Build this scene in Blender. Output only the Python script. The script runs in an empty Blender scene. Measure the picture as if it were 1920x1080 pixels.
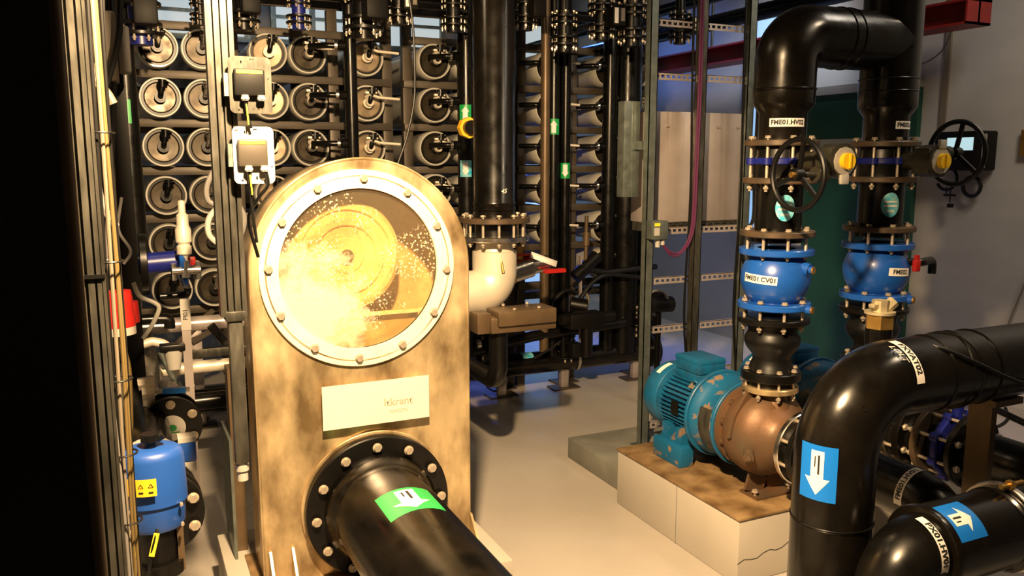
import bpy, bmesh, math, random
from mathutils import Vector, Matrix
random.seed(7)
SC = bpy.context.scene
COL = SC.collection
R = math.radians
V = Vector
PI = math.pi

# ------------------------------------------------------------------ camera
F_PX, CAM_H, PITCH, YAW = 1550.0, 1.55, R(8.8), R(25)
cd = bpy.data.cameras.new('camera'); cam = bpy.data.objects.new('camera', cd); COL.objects.link(cam)
cd.sensor_width = 36; cd.lens = F_PX/1920*36; cd.clip_start = .02; cd.clip_end = 60
cam.location = (0, 0, CAM_H); cam.rotation_euler = (PI/2-PITCH, 0, -YAW)
SC.camera = cam
cd.dof.use_dof = False

# ------------------------------------------------------------------ world, lamps, exposure
w = bpy.data.worlds.new('world'); SC.world = w; w.use_nodes = True
w.node_tree.nodes['Background'].inputs[0].default_value = (.35, .42, .6, 1)
w.node_tree.nodes['Background'].inputs[1].default_value = .01
SC.view_settings.view_transform = 'Standard'
SC.view_settings.look = 'None'
SC.view_settings.exposure = 0.0
SC.view_settings.gamma = 1.0
SC.view_settings.use_curve_mapping = False

def lamp(name, kind, loc, power, col, target=None, size=.1, size_y=None, spot=None, blend=.3):
    d = bpy.data.lights.new(name, kind); d.energy = power; d.color = col
    if kind == 'AREA':
        d.size = size
        if size_y: d.shape = 'RECTANGLE'; d.size_y = size_y
    else: d.shadow_soft_size = size
    if kind == 'SPOT': d.spot_size = R(spot); d.spot_blend = blend
    o = bpy.data.objects.new(name, d); COL.objects.link(o); o.location = loc
    if target: o.rotation_euler = (V(target)-V(loc)).to_track_quat('-Z', 'Y').to_euler()
    return o
WARM = (1, .68, .36)
lamp('work_light', 'SPOT', (.37, 1.12, 2.42), 950, WARM, (.50, 2.7, .8), size=.05, spot=118, blend=.5)
lamp('side_light', 'AREA', (3.3, .9, 3.3), 22, (1, .78, .52), (2.9, 2.2, 0), size=.35)
lamp('wall_fill', 'AREA', (3.6, 1.8, 3.3), 22, (1, .88, .72), (4.75, 3.0, 1.3), size=.5)  # unseen fill lamp, added to brighten the right wall
lamp('cool_wall_fill', 'SPOT', (4.0, 4.4, 3.3), 120, (.85, .92, 1), (4.74, 5.6, 1.4), size=.2, spot=75, blend=.7)  # added cool spot without a visible fixture, lifts the wall behind the ladder
lamp('aisle_fill', 'AREA', (-.1, 3.3, 3.3), 9, (1, .74, .44), (.5, 4.6, .9), size=.3)  # unseen fill, added above the left aisle to light the racks
lamp('blue_rear_light', 'SPOT', (3.2, 7.6, 2.2), 420, (.10, .20, 1), (2.9, 5.1, 0), size=.3, spot=60, blend=.6)
lamp('blue_wall_light', 'SPOT', (4.0, 7.4, 3.2), 80, (.12, .28, 1), (4.7, 5.6, 1.7), size=.2, spot=62, blend=.6)
lamp('rear_ceiling_light', 'AREA', (1.5, 7.2, 3.4), 10, (.75, .85, 1), (1.5, 8.4, 2.6), size=1.5)

# ------------------------------------------------------------------ materials
def mat(name, col, rough=.5, metal=0, var=.0, scale=8, col2=None, bump=0, bscale=60, rvar=0, spec=.5, coat=0, stretch=None, lo=.35, hi=.65, emit=None):
    m = bpy.data.materials.new(name); m.use_nodes = True; nt = m.node_tree; b = nt.nodes['Principled BSDF']
    b.inputs['Base Color'].default_value = (*col, 1); b.inputs['Roughness'].default_value = rough
    b.inputs['Metallic'].default_value = metal; b.inputs['Specular IOR Level'].default_value = spec
    b.inputs['Coat Weight'].default_value = coat
    if emit: b.inputs['Emission Color'].default_value = (*emit[:3], 1); b.inputs['Emission Strength'].default_value = emit[3]
    tc = nt.nodes.new('ShaderNodeTexCoord'); mp = nt.nodes.new('ShaderNodeMapping')
    nt.links.new(tc.outputs['Object'], mp.inputs[0])
    if stretch: mp.inputs['Scale'].default_value = stretch
    def noise(sc, det=6):
        n = nt.nodes.new('ShaderNodeTexNoise'); n.inputs['Scale'].default_value = sc; n.inputs['Detail'].default_value = det
        nt.links.new(mp.outputs[0], n.inputs['Vector']); return n
    if col2 or var:
        n = noise(scale); r = nt.nodes.new('ShaderNodeValToRGB')
        r.color_ramp.elements[0].position = lo; r.color_ramp.elements[1].position = hi
        c2 = col2 or tuple(c*(1-var) for c in col)
        r.color_ramp.elements[0].color = (*col, 1); r.color_ramp.elements[1].color = (*c2, 1)
        nt.links.new(n.outputs['Fac'], r.inputs[0]); nt.links.new(r.outputs[0], b.inputs['Base Color'])
    if rvar:
        n = noise(scale*1.7); mr = nt.nodes.new('ShaderNodeMapRange')
        mr.inputs['From Min'].default_value = .3; mr.inputs['From Max'].default_value = .7
        mr.inputs['To Min'].default_value = max(.03, rough-rvar); mr.inputs['To Max'].default_value = min(1, rough+rvar)
        nt.links.new(n.outputs['Fac'], mr.inputs['Value']); nt.links.new(mr.outputs[0], b.inputs['Roughness'])
    if bump:
        n = noise(bscale, 4); bp = nt.nodes.new('ShaderNodeBump'); bp.inputs['Strength'].default_value = bump; bp.inputs['Distance'].default_value = .002
        nt.links.new(n.outputs['Fac'], bp.inputs['Height']); nt.links.new(bp.outputs[0], b.inputs['Normal'])
    return m
M = {}
M['floor'] = mat('floor_epoxy', (.46, .42, .37), .26, 0, .14, 1.3, rvar=.08, bump=.05, bscale=30)
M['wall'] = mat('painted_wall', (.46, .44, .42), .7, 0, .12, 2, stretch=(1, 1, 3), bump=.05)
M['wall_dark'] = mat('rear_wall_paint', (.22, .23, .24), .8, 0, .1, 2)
M['ceiling'] = mat('ceiling_paint', (.12, .12, .13), .9)
M['green'] = mat('green_door_paint', (.012, .075, .045), .6, 0, .35, 2)
M['steel'] = mat('stained_stainless', (.70, .54, .31), .38, .65, .0, 7, (.20, .135, .065), .12, 40, .14, stretch=(1.4, 1, .7), lo=.38, hi=.66)
M['ring'] = mat('brushed_stainless', (.98, .88, .68), .45, .4, .1, 14, rvar=.06)
M['ss'] = mat('stainless_bright', (.74, .70, .64), .25, 1, .15, 10, rvar=.08)
M['matte_ss'] = mat('bead_blasted_steel', (.80, .72, .58), .45, .3, .1, 8)
M['inner'] = mat('inner_steel', (.95, .74, .42), .42, .35, 0, 7, (.58, .38, .16), .1, 90, .1)
M['bolt'] = mat('bolt_steel', (.66, .56, .44), .35, .6, .3, 40)
M['zinc'] = mat('galvanised_steel', (.125, .12, .10), .40, .7, .55, 30, rvar=.1, stretch=(1, 1, .3))
M['zinc_dark'] = mat('weathered_galvanised', (.20, .23, .21), .45, .7, .3, 20, rvar=.1)
M['sheet'] = mat('galvanised_sheet', (.50, .44, .42), .36, .45, 0, 3, (.34, .29, .27), .08, 20, .1)
M['pe'] = mat('black_polyethylene', (.002, .002, .0018), .28, 0, .0, 9, (.004, .0035, .003), .06, 30, .08, spec=.32)
M['pe2'] = mat('black_pipe_sheen', (.002, .0018, .0015), .24, 0, 0, 7, (.006, .0045, .003), .06, 30, .08, spec=.42)
M['rubber'] = mat('black_rubber', (.003, .003, .003), .42, spec=.35)
M['iron'] = mat('black_flange', (.004, .0035, .003), .34, 0, .3, 20, spec=.35)
M['brownflange'] = mat('rusted_backing_flange', (.06, .045, .03), .45, .3, 0, 20, (.11, .07, .04))
M['blue'] = mat('blue_valve_paint', (.010, .085, .40), .32, 0, .15, 12, coat=.3)
M['darkblue'] = mat('dark_blue_paint', (.008, .014, .17), .35, 0, .2, 12)
M['actblue'] = mat('blue_actuator_plastic', (.012, .07, .33), .42, 0, .1, 8)
M['teal'] = mat('teal_motor_paint', (.005, .105, .235), .42, 0, 0, 26, (.010, .075, .16), .05, 30, lo=.45, hi=.7)
M['tealrust'] = mat('chipped_teal_paint', (.005, .105, .235), .5, 0, 0, 16, (.22, .15, .09), .1, 30, lo=.56, hi=.62)
M['volute'] = mat('rust_stained_cast_steel', (.105, .078, .050), .5, .35, 0, 6, (.15, .075, .035), .4, 45, .08)
M['rust'] = mat('orange_rust', (.30, .10, .03), .8, 0, 0, 20, (.16, .07, .03))
M['plinthtop'] = mat('stained_plinth_top', (.26, .17, .08), .5, 0, 0, 9, (.10, .055, .02), .5, 60, .2)
M['plinth'] = mat('painted_concrete', (.46, .42, .36), .6, 0, .12, 3, bump=.1)
M['lowplinth'] = mat('bare_concrete', (.20, .20, .17), .7, 0, .25, 6, bump=.2)
M['frp'] = mat('white_fibreglass', (.50, .48, .42), .35, 0, .1, 10, coat=.2)
M['endcap'] = mat('bronze_end_plate', (.058, .045, .030), .34, .6, 0, 14, (.032, .026, .018), .05, 30, .08)
M['platebright'] = mat('highlight_end_plate', (.42, .33, .22), .3, .6, 0, 14, (.28, .21, .14), .05, 30, .06)  # highlight on third and fifth columns put into a brighter plate colour
M['rackpaint'] = mat('rack_steel', (.075, .06, .043), .45, .3, .2, 8)
M['white'] = mat('white_label', (.80, .76, .70), .5)
M['ink'] = mat('black_ink', (.01, .01, .01), .6)
M['inkw'] = mat('white_paint_marker', (.7, .66, .6), .6)
M['engrave'] = mat('engraved_lettering', (.62, .50, .36), .5, .6)
M['signplate'] = mat('brushed_name_plate', (.92, .86, .78), .36, .45, .06, 60, stretch=(1, 1, 12))
M['stgreen'] = mat('green_sticker', (.01, .34, .075), .4, 0, .1, 4)
M['stblue'] = mat('blue_sticker', (.005, .16, .62), .4, 0, .08, 4)
M['cyan'] = mat('cyan_sticker', (.01, .42, .66), .4, 0, 0, 40, (.3, .6, .6))
M['yellow'] = mat('yellow_plastic', (.85, .52, .01), .4)
M['yellowlabel'] = mat('yellow_label', (.80, .62, .03), .5)
M['orange'] = mat('orange_yellow_sticker', (.90, .48, .02), .5)
M['red'] = mat('red_plastic', (.38, .012, .008), .4)
M['redpaint'] = mat('red_beam_paint', (.22, .012, .01), .5, 0, .2, 6)
M['beige'] = mat('beige_plastic', (.17, .14, .10), .5)
M['grey'] = mat('grey_plastic', (.30, .30, .28), .5)
M['lightgrey'] = mat('light_grey_plastic', (.38, .36, .32), .4)
M['brown'] = mat('brown_gear_housing', (.15, .10, .055), .4, .4, .25, 10)
M['olive'] = mat('dark_gearbox_paint', (.035, .033, .022), .4, .2, .3, 10)
M['brass'] = mat('brass', (.55, .34, .10), .38, .9, 0, 14, (.40, .22, .06))
M['brasspale'] = mat('pale_corroded_brass', (.55, .47, .30), .5, .6, .2, 20)
M['module'] = mat('dark_module_plastic', (.004, .0035, .003), .55, spec=.2)
M['module2'] = mat('brown_grey_module', (.045, .037, .027), .5)
M['magenta'] = mat('purple_cable', (.10, .018, .065), .45)
M['cablegrey'] = mat('grey_cable', (.17, .16, .15), .5)
M['cableyellow'] = mat('ochre_cable', (.13, .09, .03), .5)
M['screen'] = mat('lit_monitor_screen', (.02, .02, .02), .2, emit=(.55, .8, .85, .9))
M['glow_white'] = mat('daylit_window_panel', (.3, .3, .3), .4, emit=(.62, .72, .74, .7))
M['glow_blue'] = mat('blue_lit_opening', (.1, .15, .3), .5, emit=(.10, .25, 1, .85))
M['glow_cyan'] = mat('pale_blue_lit_opening', (.3, .4, .5), .5, emit=(.35, .62, 1, .8))
# clear window with water drops; whitish lower-left smear paints condensation and blown-out reflection together
def pane_mat():
    m = bpy.data.materials.new('wet_acrylic'); m.use_nodes = True; nt = m.node_tree; nt.nodes.clear()
    out = nt.nodes.new('ShaderNodeOutputMaterial')
    tr = nt.nodes.new('ShaderNodeBsdfTransparent'); tr.inputs[0].default_value = (.93, .88, .76, 1)
    gl = nt.nodes.new('ShaderNodeBsdfGlossy'); gl.inputs['Roughness'].default_value = .06
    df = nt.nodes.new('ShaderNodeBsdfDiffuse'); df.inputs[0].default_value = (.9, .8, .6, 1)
    lw = nt.nodes.new('ShaderNodeFresnel'); lw.inputs[0].default_value = 1.35
    m1 = nt.nodes.new('ShaderNodeMixShader'); m2 = nt.nodes.new('ShaderNodeMixShader')
    tc = nt.nodes.new('ShaderNodeTexCoord')
    vo = nt.nodes.new('ShaderNodeTexVoronoi'); vo.inputs['Scale'].default_value = 95
    no = nt.nodes.new('ShaderNodeTexNoise'); no.inputs['Scale'].default_value = 5.5; no.inputs['Detail'].default_value = 4
    r1 = nt.nodes.new('ShaderNodeValToRGB'); r1.color_ramp.elements[0].position = .22; r1.color_ramp.elements[0].color = (1, 1, 1, 1)
    r1.color_ramp.elements[1].position = .30; r1.color_ramp.elements[1].color = (0, 0, 0, 1)
    r2 = nt.nodes.new('ShaderNodeValToRGB'); r2.color_ramp.elements[0].position = .54; r2.color_ramp.elements[1].position = .62
    mu = nt.nodes.new('ShaderNodeMath'); mu.operation = 'MULTIPLY'
    mu2 = nt.nodes.new('ShaderNodeMath'); mu2.operation = 'MULTIPLY_ADD'; mu2.inputs[1].default_value = .55; mu2.inputs[2].default_value = .035
    L = nt.links.new
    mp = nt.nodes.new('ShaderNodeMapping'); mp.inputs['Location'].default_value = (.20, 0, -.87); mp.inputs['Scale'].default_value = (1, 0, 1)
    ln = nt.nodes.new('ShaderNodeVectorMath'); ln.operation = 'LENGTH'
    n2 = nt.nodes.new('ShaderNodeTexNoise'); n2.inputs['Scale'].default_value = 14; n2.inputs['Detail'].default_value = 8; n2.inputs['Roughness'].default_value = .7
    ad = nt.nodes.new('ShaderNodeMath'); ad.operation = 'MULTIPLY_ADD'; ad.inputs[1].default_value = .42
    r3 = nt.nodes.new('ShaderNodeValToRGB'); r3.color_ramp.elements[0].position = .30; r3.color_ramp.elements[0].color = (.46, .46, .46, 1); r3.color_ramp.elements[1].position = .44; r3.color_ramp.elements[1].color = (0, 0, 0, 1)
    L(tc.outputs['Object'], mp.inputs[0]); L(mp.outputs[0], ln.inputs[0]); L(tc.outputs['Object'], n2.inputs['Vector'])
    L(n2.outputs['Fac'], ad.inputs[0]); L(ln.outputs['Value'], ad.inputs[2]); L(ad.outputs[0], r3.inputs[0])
    mx = nt.nodes.new('ShaderNodeMath'); mx.operation = 'MAXIMUM'
    L(tc.outputs['Object'], vo.inputs['Vector']); L(tc.outputs['Object'], no.inputs['Vector'])
    L(vo.outputs['Distance'], r1.inputs[0]); L(no.outputs['Fac'], r2.inputs[0])
    L(r1.outputs[0], mu.inputs[0]); L(r2.outputs[0], mu.inputs[1]); L(mu.outputs[0], mu2.inputs[0])
    L(lw.outputs[0], m1.inputs[0]); L(tr.outputs[0], m1.inputs[1]); L(gl.outputs[0], m1.inputs[2])
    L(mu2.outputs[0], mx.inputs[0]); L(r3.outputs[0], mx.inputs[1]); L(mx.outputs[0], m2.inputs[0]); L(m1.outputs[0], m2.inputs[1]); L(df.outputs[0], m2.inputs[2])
    L(m2.outputs[0], out.inputs[0]); return m
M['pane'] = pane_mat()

# ------------------------------------------------------------------ shape helpers (all in world coordinates)
def basis(a):
    a = V(a).normalized(); t = V((0, 0, 1)) if abs(a.z) < .9 else V((1, 0, 0))
    x = t.cross(a).normalized(); return x, a.cross(x).normalized(), a
def BM(): return bmesh.new()
def box(bm, lo, hi, bev=0):
    lo = V(lo); hi = V(hi); c = (lo+hi)/2; s = hi-lo
    r = bmesh.ops.create_cube(bm, size=1, matrix=Matrix.Translation(c) @ Matrix.Diagonal((abs(s.x), abs(s.y), abs(s.z), 1)))
    if bev:
        es = list({e for v in r['verts'] for e in v.link_edges})
        bmesh.ops.bevel(bm, geom=es, offset=bev, segments=2, affect='EDGES', profile=.5)
    return bm
def bar(bm, p0, p1, wx, wy, up=(0, 0, 1)):
    p0 = V(p0); p1 = V(p1); a = (p1-p0); L = a.length; a.normalize(); up = V(up)
    if abs(a.dot(up)) > .95: up = V((1, 0, 0))
    x = up.cross(a).normalized(); y = a.cross(x)
    m = Matrix((( *[x[0], y[0], a[0]], (p0[0]+p1[0])/2), (x[1], y[1], a[1], (p0[1]+p1[1])/2), (x[2], y[2], a[2], (p0[2]+p1[2])/2), (0, 0, 0, 1)))
    bmesh.ops.create_cube(bm, size=1, matrix=m @ Matrix.Diagonal((wx, wy, L, 1))); return bm
def lathe(bm, prof, o, a, segs=32, closed=False, phase=0, scale=(1, 1)):
    """prof = [(radius, height along axis)...]"""
    x, y, a = basis(a); o = V(o); rings = []
    for r, h in prof:
        if r < 1e-6: rings.append([bm.verts.new(o+a*h)])
        else: rings.append([bm.verts.new(o+a*h+(x*math.cos(t)*scale[0]+y*math.sin(t)*scale[1])*r) for t in (2*PI*i/segs+phase for i in range(segs))])
    n = len(rings); rng = range(n if closed else n-1)
    for i in rng:
        A, B = rings[i], rings[(i+1) % n]
        for k in range(segs):
            l = (k+1) % segs
            if len(A) == 1 and len(B) == 1: break
            if len(A) == 1: bm.faces.new((A[0], B[k], B[l]))
            elif len(B) == 1: bm.faces.new((A[k], B[0], A[l]))
            else: bm.faces.new((A[k], B[k], B[l], A[l]))
    return bm
def cyl(bm, p0, p1, r, segs=24, r2=None, phase=0):
    p0 = V(p0); p1 = V(p1); L = (p1-p0).length; r2 = r if r2 is None else r2
    return lathe(bm, [(0, 0), (r, 0), (r2, L), (0, L)], p0, p1-p0, segs, phase=phase)
def ring(bm, o, a, ro, ri, th, segs=40, ch=.003):
    return lathe(bm, [(ri, 0), (ro-ch, 0), (ro, ch), (ro, th-ch), (ro-ch, th), (ri, th)], o, a, segs, closed=True)
def fillet(pts, bend, n=8):
    pts = [V(p) for p in pts]; out = [pts[0]]
    for i in range(1, len(pts)-1):
        p = pts[i]; d0 = (pts[i-1]-p); d1 = (pts[i+1]-p); l0, l1 = d0.length, d1.length; d0.normalize(); d1.normalize()
        ang = d0.angle(d1)
        if ang > PI-.02: out.append(p); continue
        t = min(bend/math.tan(ang/2), l0*.499, l1*.499); rr = t*math.tan(ang/2)
        c = p+(d0+d1).normalized()*(rr/math.sin(ang/2))
        a0 = p+d0*t-c; a1 = p+d1*t-c; tot = a0.angle(a1); ax = a0.cross(a1).normalized()
        for k in range(n+1): out.append(c+Matrix.Rotation(tot*k/n, 3, ax) @ a0)
    out.append(pts[-1]); return out
def sweep(bm, pts, r, segs=16, cap=True):
    if isinstance(r, list): r = list(r)
    pts = [V(p) for p in pts]; q = [pts[0]]
    for p in pts[1:]:
        if (p-q[-1]).length > 1e-5: q.append(p)
    pts = q; n = len(pts)
    T = [(pts[min(i+1, n-1)]-pts[max(i-1, 0)]).normalized() for i in range(n)]
    x = basis(T[0])[0]; rings = []
    for i in range(n):
        if i:
            ax = T[i-1].cross(T[i])
            if ax.length > 1e-7: x = Matrix.Rotation(T[i-1].angle(T[i]), 3, ax.normalized()) @ x
        x = (x-T[i]*x.dot(T[i])).normalized(); y = T[i].cross(x)
        rr = r[i] if isinstance(r, (list, tuple)) else r
        rings.append([bm.verts.new(pts[i]+(x*math.cos(t)+y*math.sin(t))*rr) for t in (2*PI*k/segs for k in range(segs))])
    for i in range(n-1):
        for k in range(segs):
            l = (k+1) % segs; bm.faces.new((rings[i][k], rings[i][l], rings[i+1][l], rings[i+1][k]))
    if cap:
        bm.faces.new(rings[0][::-1]); bm.faces.new(rings[-1])
    return bm
def pipe(bm, pts, r, bend=.1, segs=20, n=8): return sweep(bm, fillet(pts, bend, n), r, segs)
def spline(pts, n=6):
    P = [V(p) for p in pts]; P = [P[0]*2-P[1]]+P+[P[-1]*2-P[-2]]; out = []
    for i in range(1, len(P)-2):
        for k in range(n):
            t = k/n; a, b, c, d = P[i-1:i+3]
            out.append(.5*((2*b)+(c-a)*t+(2*a-5*b+4*c-d)*t*t+(3*b-a-3*c+d)*t**3))
    out.append(P[-2]); return out
def cable(bm, pts, r, segs=8): return sweep(bm, spline(pts), r, segs)
def torus(bm, o, a, Rr, r, segs=40, s2=8, arc=2*PI, start=0):
    x, y, a = basis(a); o = V(o)
    pts = [o+(x*math.cos(start+arc*i/segs)+y*math.sin(start+arc*i/segs))*Rr for i in range(segs+(arc < 6.2))]
    if arc < 6.2: return sweep(bm, pts, r, s2)
    rg = []
    for i, p in enumerate(pts):
        d = (p-o).normalized(); rg.append([bm.verts.new(p+(d*math.cos(t)+a*math.sin(t))*r) for t in (2*PI*k/s2 for k in range(s2))])
    for i in range(segs):
        for k in range(s2):
            l = (k+1) % s2; j = (i+1) % segs; bm.faces.new((rg[i][k], rg[j][k], rg[j][l], rg[i][l]))
    return bm
def plate_y(bm, outline, holes, y0, y1):
    """plate in the XZ plane between y0 and y1, with holes"""
    loops = [outline]+holes; L0 = []; es = []
    for lp in loops:
        vs = [bm.verts.new((x, y0, z)) for x, z in lp]; L0.append(vs)
        es += [bm.edges.new((vs[i], vs[(i+1) % len(vs)])) for i in range(len(vs))]
    g = bmesh.ops.triangle_fill(bm, use_beauty=True, use_dissolve=False, edges=es)
    fs = [f for f in g['geom'] if isinstance(f, bmesh.types.BMFace)]
    ex = bmesh.ops.extrude_face_region(bm, geom=fs)
    bmesh.ops.translate(bm, verts=[v for v in ex['geom'] if isinstance(v, bmesh.types.BMVert)], vec=(0, y1-y0, 0))
    return bm
def circ(x, z, r, n=48, a0=0): return [(x+r*math.cos(a0+2*PI*i/n), z+r*math.sin(a0+2*PI*i/n)) for i in range(n)]

# ------------------------------------------------------------------ object helpers
BASE = {}
def thing(name, label, cat, loc, group=None):
    o = bpy.data.objects.new(name, None); COL.objects.link(o); o.location = loc; o.empty_display_size = .05
    o['label'] = label; o['category'] = cat
    if group: o['group'] = group
    BASE[o] = V(loc); return o
def obj(name, bm, m, parent=None, smooth=35, label=None):
    bmesh.ops.remove_doubles(bm, verts=bm.verts, dist=1e-6)
    bmesh.ops.recalc_face_normals(bm, faces=bm.faces)
    if parent is None:
        xs = [v.co.x for v in bm.verts]; ys = [v.co.y for v in bm.verts]; zs = [v.co.z for v in bm.verts]
        L = V(((min(xs)+max(xs))/2, (min(ys)+max(ys))/2, min(zs)))
    else: L = BASE[parent]
    bmesh.ops.translate(bm, verts=bm.verts, vec=-L)
    me = bpy.data.meshes.new(name); bm.to_mesh(me); bm.free(); me.materials.append(M[m])
    if smooth: me.shade_smooth(); me.set_sharp_from_angle(angle=R(smooth))
    o = bpy.data.objects.new(name, me); COL.objects.link(o)
    if parent is None: o.location = L
    else: o.parent = parent
    BASE[o] = L
    if label: o['label'] = label
    return o
def solo(name, bm, m, label, cat, group=None, smooth=35):
    o = obj(name, bm, m, None, smooth); o['label'] = label; o['category'] = cat
    if group: o['group'] = group
    return o
def struct(name, bm, m, smooth=0):
    o = obj(name, bm, m, None, smooth); o['kind'] = 'structure'; return o
def dup(root, delta, label=None, group=None):
    d = V(delta)
    def cp(o, par):
        c = o.copy(); COL.objects.link(c); c.parent = par
        for ch in [x for x in CH.get(o, [])]: cp(ch, c)
        return c
    CH = {}
    for x in COL.objects:
        if x.parent: CH.setdefault(x.parent, []).append(x)
    r = cp(root, None); r.location = root.location+d; BASE[r] = BASE[root]+d
    if label: r['label'] = label
    if group: r['group'] = group
    return r
_bolt = {}
def bolts(parent, c, a, Rr, n, length, r=.011, m='bolt', phase=None, both=True, head=.009, keep=None):
    """n bolts around an axis, from c along a over the given length, hexagon heads and nuts at both ends; keep filters angles"""
    x, y, ax = basis(a); key = (round(length, 4), round(r, 4), tuple(round(q, 3) for q in ax), m, both)
    if key not in _bolt:
        bm = BM()
        cyl(bm, ax*0, ax*length, r*.55, 10)
        cyl(bm, ax*-head, ax*0, r, 6)
        cyl(bm, ax*-.0015, ax*.0005, r*1.25, 14)
        if both:
            cyl(bm, ax*length, ax*(length+head), r, 6); cyl(bm, ax*(length+head), ax*(length+head*2), r*.55, 8)
        bmesh.ops.recalc_face_normals(bm, faces=bm.faces)
        me = bpy.data.meshes.new('bolt'); bm.to_mesh(me); bm.free(); me.materials.append(M[m]); me.shade_smooth(); me.set_sharp_from_angle(angle=R(35)); _bolt[key] = me
    for i in range(n):
        t = 2*PI*i/n+(PI/n if phase is None else phase)
        p = V(c)+(x*math.cos(t)+y*math.sin(t))*Rr
        if keep and not keep(p): continue
        o = bpy.data.objects.new('bolt', _bolt[key]); COL.objects.link(o); o.parent = parent; o.location = p-BASE[parent]; BASE[o] = p
def cylmap(c, a, r0, Rr, wrap):
    """returns f(u, v, lift): u = reading direction, v = up of the text, on a cylinder of radius Rr"""
    c = V(c); a = V(a).normalized(); r0 = V(r0); r0 = (r0-a*r0.dot(a)).normalized()
    def f(u, v, lift=.0006):
        if wrap == 'x': t = a.cross(r0); s, h = u, v
        else: t = r0.cross(a); s, h = v, u
        th = s/Rr
        return c+a*h+(r0*math.cos(th)+t*math.sin(th))*(Rr+lift)
    return f
def flatmap(c, n, up):
    c = V(c); n = V(n).normalized(); up = V(up); up = (up-n*up.dot(n)).normalized(); x = up.cross(n)
    return lambda u, v, lift=.0006: c+x*u+up*v+n*lift
def rotmap(f, ang):
    ca, sa = math.cos(ang), math.sin(ang)
    return lambda u, v, lift=.0006: f(u*ca-v*sa, u*sa+v*ca, lift)
def grid(bm, f, w, h, nu=12, nv=4, lift=.0006, wf=None, u0=0, v0=0):
    g = []
    for i in range(nu+1):
        col = []
        u = u0+w*(i/nu-.5); k = wf(i/nu) if wf else 1
        for j in range(nv+1): col.append(bm.verts.new(f(u, v0+h*k*(j/nv-.5), lift)))
        g.append(col)
    for i in range(nu):
        for j in range(nv): bm.faces.new((g[i][j], g[i+1][j], g[i+1][j+1], g[i][j+1]))
    return bm
def disc_patch(bm, f, rx, ry, lift=.0006, n=28):
    c = bm.verts.new(f(0, 0, lift)); prev = None
    rings = [[bm.verts.new(f(rx*k/3*math.cos(2*PI*i/n), ry*k/3*math.sin(2*PI*i/n), lift)) for i in range(n)] for k in (1, 2, 3)]
    for i in range(n):
        j = (i+1) % n; bm.faces.new((c, rings[0][i], rings[0][j]))
        for k in (0, 1): bm.faces.new((rings[k][i], rings[k+1][i], rings[k+1][j], rings[k][j]))
    return bm
def text_bm(s, size, f, lift=.0012, bold=.0, slant=0):
    cu = bpy.data.curves.new('t', 'FONT'); cu.body = s; cu.size = size; cu.align_x = 'CENTER'; cu.align_y = 'CENTER'; cu.resolution_u = 3; cu.offset = bold; cu.shear = slant
    o = bpy.data.objects.new('t', cu); COL.objects.link(o); bpy.context.view_layer.update()
    me = bpy.data.meshes.new_from_object(o.evaluated_get(bpy.context.evaluated_depsgraph_get()))
    bm = BM(); bm.from_mesh(me); bmesh.ops.triangulate(bm, faces=bm.faces)
    for v in bm.verts: v.co = f(v.co.x, v.co.y, lift)
    bpy.data.objects.remove(o); bpy.data.meshes.remove(me); bpy.data.curves.remove(cu)
    return bm
def sign(parent, s, f, w, h, size, m='white', name='label_strip', ink='ink', bold=.0012):
    l = obj(name, grid(BM(), f, w, h, 16, 2), m, parent)
    obj('lettering', text_bm(s, size, f, .0013, bold), ink, l, 0); return l
def arrow_sticker(parent, f, L, W, m, al=.8, aw=.34, name='arrow_sticker', line=True):
    """rectangular sticker with a white arrow pointing along +u"""
    s = obj(name, grid(BM(), f, L, W, 12, 8), m, parent)
    bm = BM(); A = L*al; sh = A*.62; hd = A-sh
    grid(bm, f, sh, W*aw, 8, 4, .0012, u0=-A/2+sh/2)
    grid(bm, f, hd, W*.66, 6, 6, .0012, wf=lambda t: max(.001, 1-t), u0=A/2-hd/2)
    obj('arrow', bm, 'white', s)
    if line:
        b2 = BM(); grid(b2, f, sh*.7, W*.05, 6, 1, .0018, u0=-A/2+sh*.5, v0=W*.04); grid(b2, f, sh*.4, W*.03, 6, 1, .0018, u0=-A/2+sh*.4, v0=-W*.06)
        obj('small_print', b2, 'ink', s)
    return s
# a point of a vertical plane y = Y seen at a pixel of the 1920x1080 photograph (used only to read real positions off it)
def at(px, py, Y=None, X=None, Z=None, D=None):
    x = (px-960)/F_PX; y = -(py-540)/F_PX
    f = math.cos(PITCH)+y*math.sin(PITCH); z = -math.sin(PITCH)+y*math.cos(PITCH)
    rx = x*math.cos(YAW)+f*math.sin(YAW); ry = -x*math.sin(YAW)+f*math.cos(YAW)
    t = Y/ry if Y is not None else X/rx if X is not None else (Z-CAM_H)/z if Z is not None else D/f
    return V((rx*t, ry*t, CAM_H+z*t))

# ================================================================== THE ROOM
XL, XR, YF, YB, ZC = -1.3, 4.75, -1.6, 8.6, 3.6
struct('floor', box(BM(), (XL-.2, YF-.2, -.2), (XR+.2, YB+.2, 0)), 'floor')
struct('ceiling', box(BM(), (XL-.2, YF-.2, ZC), (XR+.2, YB+.2, ZC+.2)), 'ceiling')
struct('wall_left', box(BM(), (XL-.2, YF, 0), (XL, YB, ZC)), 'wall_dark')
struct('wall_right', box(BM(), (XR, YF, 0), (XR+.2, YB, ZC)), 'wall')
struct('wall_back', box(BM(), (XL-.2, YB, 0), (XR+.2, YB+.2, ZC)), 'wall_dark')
struct('wall_front', box(BM(), (XL-.2, YF-.2, 0), (XR+.2, YF, ZC)), 'wall_dark')
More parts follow.
